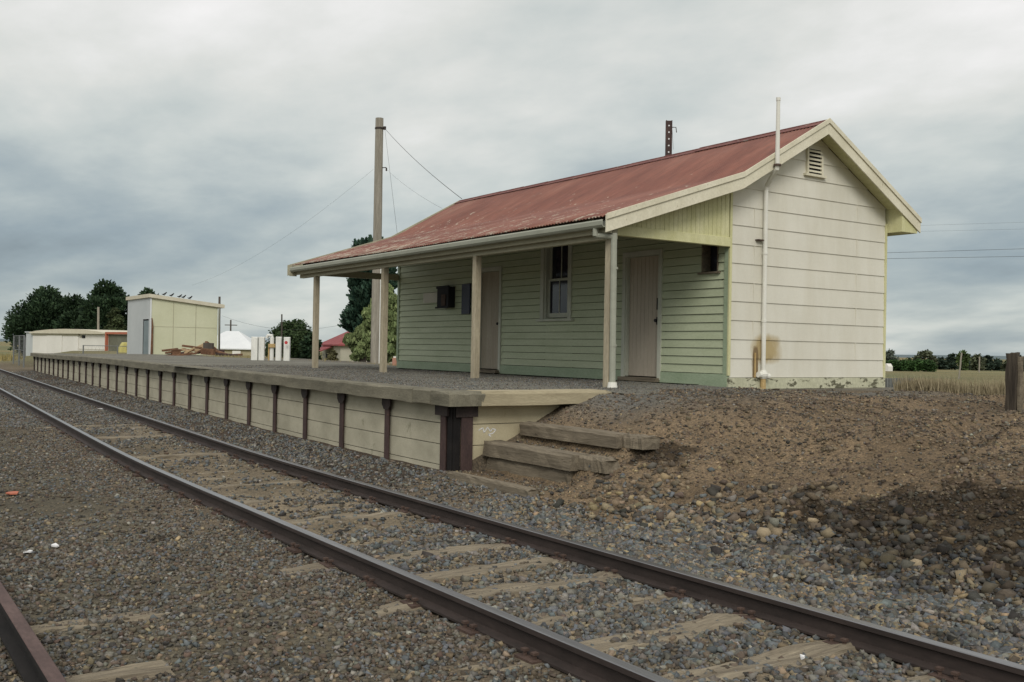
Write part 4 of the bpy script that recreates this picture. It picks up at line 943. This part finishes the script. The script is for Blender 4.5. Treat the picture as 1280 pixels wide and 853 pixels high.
# scrap timber in front of the shed
mb=MB();p=at(219.5,441,50.5)
def onyard(u,D,z=None):
    p=at(u,440,D);p[2]=gz(p[0],p[1]) if z is None else z;return p
c=onyard(220,50);T=thing('timber_block','squat brown timber block standing on the scrap heap before the shed','timber block',(c[0],c[1],c[2]))
mb=MB();mb.box(c[0]-.18,c[0]+.18,c[1]-.2,c[1]+.2,c[2],c[2]+.42);mb.build('block','brownwood',T,bevel=.03)
mb=MB();mb.box(c[0]-.2,c[0]+.2,c[1]-.22,c[1]+.22,c[2]+.421,c[2]+.47);mb.build('cap_board','brownwood',T,bevel=.01)
names_=[('brownwood','long dark brown plank lying flat at the left of the scrap heap',200,246,.05,.05),('brownwood','dark stump like offcut left of the timber block',208,214,.16,.2),
('tanwood','pale split plank leaning across the middle of the scrap heap',231,243,.02,.22),('tanwood','short pale offcut crossing beneath the leaning pale plank',229,240,.18,.03),
('brownwood','stacked brown beam right of the timber block',223,233,.12,.14),('brownwood','brown beam lying behind the pale offcuts',233,250,.14,.12),
('darkpole','near black crate shaped timber at the right of the scrap heap',255,266,.30,.30),('brownwood','reddish beam tilted at the right of the scrap heap',247,262,.05,.30),
('brownwood','reddish brown beam under the dark crate timber',252,268,.12,.10),('rust','long rusty bar trailing right of the scrap heap',266,296,.06,.02),
('brownwood','low brown plank trailing towards the white posts',284,302,.02,.05),('rust','short rusty beam lying below the dark crate timber',262,280,.10,.09),
('brownwood','dark brown plank behind the stump like offcut',203,222,.24,.16),('brownwood','uppermost brown beam behind the pale planks',228,252,.28,.22),('tanwood','pale plank end poking out left of the dark crate timber',243,256,.12,.30),
('brownwood','reddish plank propped against the dark crate timber',256,272,.38,.06),('rust','dark rusty plank lying under the timber block',205,232,.06,.06),('brownwood','far right reddish plank of the main scrap heap',268,284,.16,.04)]
for m_,lab,u0,u1,h0,h1 in names_:
    D=random.uniform(48.5,51);a=onyard(u0,D);b=onyard(u1,D+random.uniform(-.8,.8));a[2]+=.05+h0;b[2]+=.05+h1;a[2]+=h0*.5;b[2]+=h1*.5
    mb=MB();mb.beam(a,b,random.uniform(.14,.22),.10 if 'crate' not in lab else .3);tag(mb.build('scrap_timber',m_,bevel=.012),lab,'timber','scrap timber before the shed')

# ------------------------------------------------------------------ poles and wires
def pole(name,label,u0,v0,u1,v1,D,r0,r1,m,cat='pole',zb=None,cross=None):
    a=at(u0,v0,D);b=at(u1,v1,D);
    d=(b-a)/(b[2]-a[2]);zb=gz(a[0],a[1])-.3 if zb is None else zb
    a=a+d*(zb-a[2]);T=thing(name,label,cat,(a[0],a[1],zb))
    mb=MB();k=8;mb.tube([a+(b-a)*i/k+np.array([random.uniform(-.01,.01),0,0]) for i in range(k+1)],[r0+(r1-r0)*i/k for i in range(k+1)],10);mb.build('shaft',m,T,smooth=False)
    return T,a,b
T,a,b=pole('utility_pole','tall silvery timber pole rising behind the verandah roof','pole' and 468.7,455,474.5,148,41,.20,.165,'polewood') if False else pole('utility_pole','tall silvery timber pole rising behind the verandah roof',468.7,455,474.5,148,41,.20,.165,'polewood')
PB=b.copy()
mb=MB();q=b+np.array([0,0,-.42]);mb.tube([q,q+R0*.26],.035,6);mb.tube([q+R0*.22+np.array([0,0,-.05]),q+R0*.22+np.array([0,0,.08])],.06,8);mb.tube([q-np.array([0,0,.03]),q+np.array([0,0,.03])],.19,10)
q2=b+np.array([0,0,-2.05]);mb.tube([q2,q2+R0*.32+np.array([0,0,.02])],.02,5);mb.tube([q2+R0*.32,q2+R0*.32+np.array([0,0,-.12])],.035,6)
mb.build('insulator_bracket','darksteel',T)
mb=MB();s=R0*.2-np.array([F0[0],F0[1],0])*.18;mb.tube([np.array([a[0],a[1],-.4])+s*.95,np.array([a[0],a[1],4.2])+s*.95],.022,5);mb.build('earth_conduit','whitepost',T)
def wire(label,p,q,r,sag=.0,n=14,name='wire'):
    mb=MB();P=[p+(q-p)*i/n-np.array([0,0,sag*4*(i/n)*(1-i/n)]) for i in range(n+1)];mb.tube(P,r,5)
    return tag(mb.build(name,'wire'),label,'wire')
A0=PB+R0*.22+np.array([0,0,-.42])
wire('thin service wire from pole top down to the station ridge',A0,np.array([-11.5,1.92,4.36]),.008,.12)
wire('steep thin wire from pole top to the verandah roof edge',A0,at(497,296,30),.005,.0)
wire('faint lower wire from the pole bracket to behind the roof',PB+R0*.32+np.array([0,0,-2.1]),at(553,261,29),.003,.1)
wire('long faint wire running down left from the pole towards the shed',PB+np.array([0,0,-2.1])-R0*.2,at(240,357,64),.003,.6)
pole('steel_rail_post','rusty steel rail post poking up behind the station ridge',836.3,440,836.3,151,27,.06,.06,'rust','post')[0]
T=[o for o in bpy.data.objects if o.name.startswith('steel_rail_post')][0]
p=at(836.3,151,27)
for c in list(T.children): bpy.data.objects.remove(c)
mb=MB();w=.085;ex=R0*w;fy=np.array([F0[0],F0[1],0])*.05
for s_,e_ in ((-1,-.72),(.72,1)):
    P=[]
    for z in (-.6,p[2]):
        for u_,v_ in ((s_,-1),(e_,-1),(e_,1),(s_,1)): q=np.array([p[0],p[1],0])+ex*u_+fy*v_;P.append((q[0],q[1],z))
    mb.hexa(P)
P=[]
for z in (-.6,p[2]-.003):
    for u_,v_ in ((-.719,-.25),(.719,-.25),(.719,.2),(-.719,.2)): q=np.array([p[0],p[1],0])+ex*u_+fy*v_;P.append((q[0],q[1],z))
mb.hexa(P);mb.build('rail_shaft','rust',T)
mb=MB()
for k in range(5): q=p-np.array([0,0,.14+.18*k])-fy*.24;mb.tube([q,q-fy*.25],.024,6)
mb.build('bolt','paper',T)
mb=MB();q=p+ex*1.05-np.array([0,0,.18]);mb.tube([q,q+R0*.10,q+R0*.12-np.array([0,0,.14])],.012,5);mb.tube([q-np.array([0,0,.05]),q+R0*.04-np.array([0,0,.6])],.005,4);mb.build('hook','darksteel',T)
pole('thin_dark_pole','thin dark pole standing at the right corner of the yard shed',273.5,440,274.5,371,64,.085,.07,'darkpole')
T,a,b=pole('power_pole','far power pole with short crossarm above the white roofed house',288,440,288.5,400,170,.16,.13,'darkpole')
mb=MB();q=b-np.array([0,0,.9]);mb.beam(q-R0*1.,q+R0*1.1,.12,.14);q=b-np.array([0,0,2.6]);mb.beam(q-R0*.9,q+R0*.3,.2,.4);mb.build('crossarm','darkpole',T)
pole('bush_pole','thin dark pole rising out of the round tree behind the white posts',352,440,352.3,393,68,.06,.05,'darkpole')
pole('pale_pole','short pale grey pole in front of the left dark trees',122.7,430,123,384,96,.11,.10,'polewood')
pole('leaning_fence_pole','thin pale leaning pole in the field at right',1198.5,474,1202,441,78,.07,.06,'polewood')
pole('distant_pale_pole','distant thin pale pole before the right treeline',1224,463,1224.5,446,160,.11,.10,'polewood')
for (v0,v1,r,lab) in ((316.3,311.2,.010,'upper of the two darker wires crossing the sky at right'),(323.6,320.7,.010,'lower of the two darker wires crossing the sky at right'),(283.5,278,.004,'upper of two faint wires crossing the sky at right'),(290.5,286.5,.004,'lower of two faint wires crossing the sky at right')):
    a=at(1106,v0,58);b=at(1280,v1,58);d=b-a;wire(lab,a-d*3.2,b+d*2.,r,0,20,'power_line')
a=at(278,395,66);b=at(392,403,66);wire('faint wire running right from the thin dark shed pole',a,at(480,390,60),.006,1.0)
# small fences
def wire_fence(name,label,P,h,zb,m='netting',rails=(1.,)):
    T=thing(name,label,'fence',(P[0][0],P[0][1],zb))
    for p in P: mb=MB();mb.tube([(p[0],p[1],zb-.2),(p[0],p[1],zb+h)],.045,6);mb.build('post',m,T)
    mb=MB()
    for a,b in zip(P[:-1],P[1:]):
        for f_ in rails: mb.tube([(a[0],a[1],zb+h*f_-.03),(b[0],b[1],zb+h*f_-.03)],.022,5)
        L_=math.hypot(b[0]-a[0],b[1]-a[1]);k=int(L_/.4)
        for i in range(k):
            for sgn in (0,1):
                s0=i/k;s1=min(1,(i+1.6)/k);za,zc=(zb+.02,zb+h-.05) if sgn else (zb+h-.05,zb+.02)
                mb.tube([(a[0]+(b[0]-a[0])*s0,a[1]+(b[1]-a[1])*s0,za),(a[0]+(b[0]-a[0])*s1,a[1]+(b[1]-a[1])*s1,zc)],.0025,3,False)
    mb.build('wire_mesh',m,T);return T
wire_fence('chain_link_fence','tall grey chain link fence beyond the far end of the platform',[at(17,440,66),at(24,440,62),at(30,440,58),at(31.5,440,80)],1.75,-1.05,rails=(1.,.5))
wire_fence('yard_fence','low pipe rail fence in front of the orange framed bay',[at(104,440,68),at(147,440,66),at(168,440,65)],1.15,-1.0)
T=thing('corrugated_fence','short low grey corrugated iron fence in the dry grass behind the station','fence',at(1126,480,24.))
a=at(1107,473,24.);b=at(1141.5,473,24.);mb=MB();k=36
for i in range(k):
    p=a+(b-a)*i/k;q=a+(b-a)*(i+1)/k;o1=.03*math.sin(i*1.9);o2=.03*math.sin((i+1)*1.9);nn_=np.array([F0[0],F0[1],0])
    p=p+nn_*o1;q=q+nn_*o2;mb.hexa([(p[0],p[1],-1.7),(q[0],q[1],-1.7),(q[0]+nn_[0]*.02,q[1]+nn_[1]*.02,-1.7),(p[0]+nn_[0]*.02,p[1]+nn_[1]*.02,-1.7),(p[0],p[1],p[2]),(q[0],q[1],q[2]),(q[0]+nn_[0]*.02,q[1]+nn_[1]*.02,q[2]),(p[0]+nn_[0]*.02,p[1]+nn_[1]*.02,p[2])])
mb.build('sheet','corr',T)
mb=MB();p=at(1108.5,458,140);mb.prism([(p[0]-.6,-2.3),(p[0]+.6,-2.3),(p[0]+.6,-1.1),(p[0]+.3,-.7),(p[0]-.3,-.7),(p[0]-.6,-1.1)],'y',p[1]-.5,p[1]+.5);tag(mb.build('white_tank','white'),'small white tank beside the far hedge by the gable corner','tank')
p=at(493.5,452,31);T=thing('marker_drum','small faded pink orange drum beyond the far corner of the station','drum',(p[0],p[1],-.3))
mb=MB();mb.tube([(p[0],p[1],-.3),(p[0],p[1],.05)],.08,12);mb.build('drum_body',mat('faded_pink_orange',(.45,.20,.14),(.55,.30,.22),3),T);mb=MB();mb.tube([(p[0],p[1],.051),(p[0],p[1],.10)],.05,10);mb.build('drum_cap','white',T)

# ------------------------------------------------------------------ trees
def leaves(name,centres,radii,n,size,c1,c2,parent,droop=0,spiky=0):
    """leaf-sized faces on and in uneven lobes"""
    centres=np.array(centres);radii=np.array(radii);k=len(centres)
    vol=radii[:,0]*radii[:,2];idx=rng.choice(k,n,p=vol/vol.sum())
    d=rng.normal(size=(n,3));d/=np.linalg.norm(d,axis=1)[:,None];rr=rng.uniform(.35,1.0,n)**.5
    lump=1+.22*np.sin(d[:,0]*5+idx)*np.cos(d[:,2]*6+idx*2.)+.10*rng.normal(size=n)
    P=centres[idx]+d*radii[idx]*(rr*lump)[:,None]
    A=rng.normal(size=(n,3));A[:,2]*=.5
    if spiky: A=d*np.array([1,1,.4])+.35*rng.normal(size=(n,3));A[:,2]+=spiky
    if droop: A=A*.25+np.array([0,0,-1.])
    A/=np.linalg.norm(A,axis=1)[:,None];B=np.cross(A,rng.normal(size=(n,3)));B/=np.linalg.norm(B,axis=1)[:,None]
    s=size*rng.uniform(.6,1.4,n)[:,None]
    v0=P-B*s*.35;v1=P+B*s*.35;v2=P+A*s+B*s*.1;v3=P+A*s*.9-B*s*.25
    V=np.stack([v0,v1,v2,v3],1).reshape(-1,3);f=np.arange(4*n).reshape(n,4)
    t=rng.uniform(0,1,(n,1));lob=rng.uniform(.75,1.25,k)[idx][:,None]
    T_=(np.array(c1)*(1-t)+np.array(c2)*t)*lob
    off=np.array(parent.location);o=np_mesh(name,V-off,f,np.repeat(T_,4,0),'leaf',4);o.parent=parent;return o
def tree(name,label,u,D,vt,wpx,zb=None,lobes=14,n=6000,size=.35,c1=(.02,.035,.018),c2=(.045,.07,.03),cat='tree',shape='round',droop=0,spiky=0,trunk=.25,lift=.15,seed=1,group=None,asp=1.):
    global rng
    keep=rng;rng=np.random.default_rng(seed)
    base=at(u,440,D);base[2]=gz(base[0],base[1]) if zb is None else zb
    top=at(u,vt,D)[2];Hh=top-base[2];Rr=wpx/FX*D/2
    T=thing(name,label,cat,base,group);cs=[];rs=[]
    for i in range(lobes):
        h=(i+.5)/lobes;hz=lift+(1-lift)*h
        if shape=='round': rad=math.sqrt(max(.05,1-(2*(h-.42))**2)) if h<.95 else .3
        elif shape=='cone': rad=1.05-h*.95
        else: rad=.8-.2*h
        a=rng.uniform(0,2*math.pi);q=rng.uniform(.3,.72)*rad*Rr
        lr=Rr*rng.uniform(.30,.46)*(.55+.45*rad)
        cs.append(base+np.array([math.cos(a)*q,math.sin(a)*q,Hh*hz*.93]));rs.append((lr,lr,lr*rng.uniform(.6,.85)*asp))
        cs.append(base+np.array([-math.cos(a)*q*.9,-math.sin(a)*q*.9,Hh*hz*.88]));rs.append((lr,lr,lr*.7*asp))
    leaves('crown',cs,rs,n,size,c1,c2,T,droop,spiky)
    mb=MB();mb.tube([base-np.array([0,0,.3]),base+np.array([.05,.03,Hh*.3]),base+np.array([-.05,.08,Hh*.6]),base+np.array([0,0,Hh*.85])],[trunk,trunk*.8,trunk*.5,trunk*.15],8)
    for i in range(5):
        a=rng.uniform(0,6.28);z=Hh*rng.uniform(.2,.6);mb.tube([base+np.array([0,0,z]),base+np.array([math.cos(a)*Rr*.5,math.sin(a)*Rr*.5,z+Hh*.15])],[trunk*.35,trunk*.08],5)
    mb.build('trunk','barkm',T);rng=keep;return T
DK1,DK2=(.014,.030,.016),(.050,.085,.040)
tree('cypress_tree','broad rounded dark cypress at the far left behind the white shed',57,130,361,100,lobes=26,n=30000,size=.30,c1=DK1,c2=DK2,seed=3,spiky=.5,lift=.05)
tree('cypress_tree','dark cypress joined to the right of the broad rounded one',94,128,370,82,lobes=14,n=15000,size=.30,c1=DK1,c2=DK2,seed=4,spiky=.5,lift=.05)
tree('cypress_tree','tallest ragged dark cypress behind the short pale pole',134,122,351,86,lobes=18,n=20000,size=.30,c1=DK1,c2=DK2,seed=5,spiky=.8,lift=.1)
tree('cypress_tree','wispy dark tree top showing over the yard shed roof',182,120,356,50,lobes=9,n=3800,size=.32,c1=DK1,c2=DK2,seed=6,spiky=.8,lift=.3)
tree('olive_shrub_tree','olive green shrubby tree in front of the ragged cypress',143,108,380,34,lobes=9,n=11000,size=.2,c1=(.04,.058,.026),c2=(.085,.105,.045),seed=7,lift=.05)
tree('round_tree','dense round green tree behind the white posts',364,74,401,84,lobes=18,n=26000,size=.14,c1=(.022,.045,.018),c2=(.06,.09,.035),seed=8,lift=.05,asp=.9)
tree('small_dark_shrub','dark shrub touching the left verandah post and round tree',388,70,414,26,lobes=8,n=4000,size=.22,c1=(.015,.035,.018),c2=(.035,.06,.03),seed=9,lift=.02,cat='shrub')
tree('pine_tree','tall dark pine with upswept branches behind the verandah and pole',464,52,292,92,lobes=26,n=34000,size=.21,c1=(.015,.04,.028),c2=(.055,.10,.065),shape='tall',spiky=.9,seed=10,lift=.25)
tree('willow_tree','light green drooping willow beside the timber pole',480,45,345,58,lobes=20,n=48000,size=.13,c1=(.13,.18,.07),c2=(.25,.30,.13),droop=1,seed=11,lift=.08)
tree('willow_tree','low light green foliage leaning over the red roofed house',452,50,402,40,lobes=10,n=18000,size=.12,c1=(.11,.15,.06),c2=(.21,.25,.11),droop=1,seed=12,lift=.15)
tree('garden_shrub','small bare olive shrub at the front corner of the red roofed house',416,100,437,14,lobes=5,n=900,size=.22,c1=(.07,.07,.035),c2=(.13,.12,.06),seed=13,cat='shrub',lift=.05)
# hedge and treeline at right
def hedge():
    global rng
    keep=rng;rng=np.random.default_rng(50);T=thing('hedge','dense low dark green hedge on the far field beside the gable corner','hedge',at(1136,463,148))
    cs=[];rs=[]
    for i in range(11):
        c=at(1110+i*5.4,457.5+random.uniform(-1.2,.6)+(.8 if i>8 else 0),148+random.uniform(-1,1));cs.append(c);rs.append((.75,.75,.85))
    leaves('hedge_foliage',cs,rs,5000,.28,(.02,.045,.012),(.05,.10,.03),T)
    mb=MB()
    for i in range(6): c=at(1112+i*9,462,148);mb.tube([(c[0],c[1],-3.2),(c[0],c[1],-1.6)],.08,5)
    mb.build('stems','barkm',T);rng=keep
hedge()
ft=[(1112,438,22,1,'pale grey green tree peeping over the left end of the hedge'),(1156,437,30,0,'round pale grey green tree behind the right end of the hedge'),(1176,447,18,2,'low dark tree just right of the hedge'),(1190,442,18,2,'dark rounded tree left of the poplar like tree'),(1204,437,17,3,'tallest brighter green tree behind the leaning pole'),(1222,443,22,0,'broad olive tree behind the distant pale pole'),(1235,444,14,2,'small dark tree between the olive tree and stub post'),(1247,449,18,2,'low dark tree just left of the stub post'),(1276,444,22,2,'dark tree at the right edge of the picture'),(1262,450,20,0,'olive tree hidden mostly behind the stub post'),(1168,449,20,0,'low olive tree behind the right hedge end'),(1211,450,26,2,'low dark bushes under the brighter green tree'),(1300,444,26,0,'olive tree just past the right edge of the picture')]
cc=[((.07,.085,.05),(.12,.135,.08)),((.08,.10,.08),(.13,.15,.12)),((.022,.04,.03),(.05,.07,.045)),((.05,.08,.03),(.10,.14,.05))]
for i,(u,v,w,k,lab) in enumerate(ft):
    tree('field_tree',lab,u,250+6*(i%4),v,w,lobes=7,n=1400,size=.6,c1=cc[k][0],c2=cc[k][1],seed=60+i,lift=.05,group='trees along the far right field')
# hills on the horizon
mb=MB();k=60;P=[]
for i in range(k+1):
    a=YAW+math.radians(75)-math.radians(150)*i/k;d=np.array([-math.sin(a),math.cos(a)]);h=5+6*float(fbm(np.array([i*.35]),np.array([2.]),6,3)[0])*2
    for rr,z in ((3000,-8),(3600,max(2,h)),(4600,-20)): P.append((CAM[0]+d[0]*rr,CAM[1]+d[1]*rr,z))
for i in range(k):
    for j in range(2): a=i*3+j;mb.f.append((a,a+3,a+4,a+1))
mb.v=P;tag(mb.build('hills',mat('blue_green_hills',(.10,.14,.15),(.12,.16,.17),.003)),kind='structure')  # bluish tint puts distance haze into the colour
# dry grass at the back edge of the bank and tufts
def grass(name,label,n,fx,hmin,hmax,c1,c2,w=.012):
    x,y=fx(n);n=len(x);z=H(x,y,False);th=rng.uniform(0,2*math.pi,n);h=rng.uniform(hmin,hmax,n);lean=rng.normal(0,.22,(n,2))*h[:,None]
    dx,dy=np.cos(th)*w,np.sin(th)*w
    v0=np.stack([x-dx,y-dy,z-.03],1);v1=np.stack([x+dx,y+dy,z-.03],1);v2=np.stack([x+lean[:,0],y+lean[:,1],z+h],1)
    t=rng.uniform(0,1,(n,1));T_=(np.array(c1)*(1-t)+np.array(c2)*t)
    return tag(np_mesh(name,np.stack([v0,v1,v2],1).reshape(-1,3),np.arange(3*n).reshape(n,3),np.repeat(T_,3,0),'grassblade',3),label,kind='stuff')
def f_(n):
    x=rng.uniform(.95,9,n);y=np.interp(x,[.95,1.2,9,14],[3.6,2.6,2.6,3.2])+rng.gamma(1.6,.9,n)-.05+.5*fbm(x*2,x*0+3,8);k=rng.uniform(0,1,n)<np.clip(.5+3*fbm(x*1.7,y*1.1,13,3),.05,1);return x[k],y[k]
grass('dry_grass','tall dry tan grass behind the crest of the bank',60000,f_,.10,.34,(.24,.20,.125),(.38,.325,.215),.010)
def f2_(n):
    x=rng.uniform(-160,-70,n);y=rng.uniform(-14,-2,n)+curve(x)*.6;return x,y
grass('field_grass','rough dry grass beyond the platform end at left',14000,f2_,.2,.6,(.22,.19,.08),(.38,.31,.14),.035)
def f3_(n):
    x=rng.uniform(-40,-13,n);y=rng.uniform(.9,6,n)+curve(x);k=fbm(x*.4,y*.4,3)>.12;return x[k],y[k]
x_,y_=f3_(9000)
grass('yard_weeds','thin tan weeds behind the platform',len(x_),lambda n:(x_,y_),.04,.16,(.25,.22,.10),(.36,.3,.15),.012)

# ------------------------------------------------------------------ sky and sun
SUN_EL,SUN_AZ=math.radians(38),math.radians(-34)     # azimuth of the sun measured from +x
w=bpy.data.worlds.new('World');sc.world=w;w.use_nodes=True;N=w.node_tree.nodes;L=w.node_tree.links;bg=N['Background']
sky=N.new('ShaderNodeTexSky');sky.sky_type='NISHITA';sky.sun_disc=False;sky.sun_elevation=SUN_EL;sky.sun_rotation=math.pi/2-SUN_AZ
tc=N.new('ShaderNodeTexCoord');sx=N.new('ShaderNodeSeparateXYZ');L.new(tc.outputs['Generated'],sx.inputs[0])
def math_(op,a,b=None,c=None):
    m=N.new('ShaderNodeMath');m.operation=op
    for i,s in enumerate((a,b,c)):
        if s is None: continue
        if hasattr(s,'links'): L.new(s,m.inputs[i])
        else: m.inputs[i].default_value=s
    return m.outputs[0]
zc=math_('MAXIMUM',sx.outputs[2],0.);den=math_('ADD',zc,.22)
cx_=math_('DIVIDE',sx.outputs[0],den);cy_=math_('DIVIDE',sx.outputs[1],den)
cb=N.new('ShaderNodeCombineXYZ');L.new(cx_,cb.inputs[0]);L.new(cy_,cb.inputs[1])
mp=N.new('ShaderNodeMapping');mp.inputs['Rotation'].default_value=(0,0,-YAW);mp.inputs['Scale'].default_value=(.8,1.05,1);mp.inputs['Location'].default_value=(3.1,.7,0);L.new(cb.outputs[0],mp.inputs[0])
n1=N.new('ShaderNodeTexNoise');n1.inputs['Scale'].default_value=1.15;n1.inputs['Detail'].default_value=7;n1.inputs['Roughness'].default_value=.5;n1.inputs['Distortion'].default_value=.25;L.new(mp.outputs[0],n1.inputs[0])
n2=N.new('ShaderNodeTexNoise');n2.inputs['Scale'].default_value=3.4;n2.inputs['Detail'].default_value=7;n2.inputs['Roughness'].default_value=.55;L.new(mp.outputs[0],n2.inputs[0])
cl=math_('MULTIPLY_ADD',n2.outputs['Fac'],.32,math_('MULTIPLY',n1.outputs['Fac'],.68))
# height term: brighter higher up, darker slate band low down
hr=N.new('ShaderNodeValToRGB');e=hr.color_ramp.elements;e[0].position=0;e[0].color=(.42,.42,.42,1);e[1].position=1;e[1].color=(.80,.80,.80,1)
for p,cv in ((.03,.47),(.08,.43),(.14,.49),(.22,.62),(.34,.76)):
    q=e.new(p);q.color=(cv,cv,cv,1)
L.new(zc,hr.inputs[0])
val=math_('MULTIPLY_ADD',math_('SUBTRACT',cl,.5),1.15,hr.outputs[0])
cr=N.new('ShaderNodeValToRGB');e=cr.color_ramp.elements;e[0].position=.12;e[0].color=(*srgb(118,130,138),1);e[1].position=.85;e[1].color=(*srgb(238,236,234),1)
for p,c in ((.3,srgb(143,156,163)),(.42,srgb(164,174,176)),(.55,srgb(191,197,194)),(.68,srgb(213,214,209))): q=e.new(p);q.color=(*c,1)
L.new(val,cr.inputs[0])
mx=N.new('ShaderNodeMix');mx.data_type='RGBA';mx.inputs[0].default_value=.94
sk=N.new('ShaderNodeVectorMath');sk.operation='SCALE';L.new(sky.outputs[0],sk.inputs[0]);sk.inputs['Scale'].default_value=1.
SKY_STRENGTH=.12
cs=N.new('ShaderNodeVectorMath');cs.operation='SCALE';L.new(cr.outputs[0],cs.inputs[0]);cs.inputs['Scale'].default_value=1/SKY_STRENGTH
L.new(sk.outputs[0],mx.inputs[6]);L.new(cs.outputs[0],mx.inputs[7]);L.new(mx.outputs[2],bg.inputs[0]);bg.inputs[1].default_value=SKY_STRENGTH
sl=bpy.data.lights.new('sun','SUN');sl.energy=1.5;sl.angle=math.radians(25);sl.color=(1,.96,.88);so=bpy.data.objects.new('sun',sl);col.objects.link(so)
sd=Vector((math.cos(SUN_EL)*math.cos(SUN_AZ),math.cos(SUN_EL)*math.sin(SUN_AZ),math.sin(SUN_EL)));so.rotation_euler=sd.to_track_quat('Z','Y').to_euler()
vs_=sc.view_settings;vs_.view_transform='Standard';vs_.look='None';vs_.exposure=.15;vs_.gamma=1;vs_.use_curve_mapping=False
sc.render.resolution_x=1024;sc.render.resolution_y=682
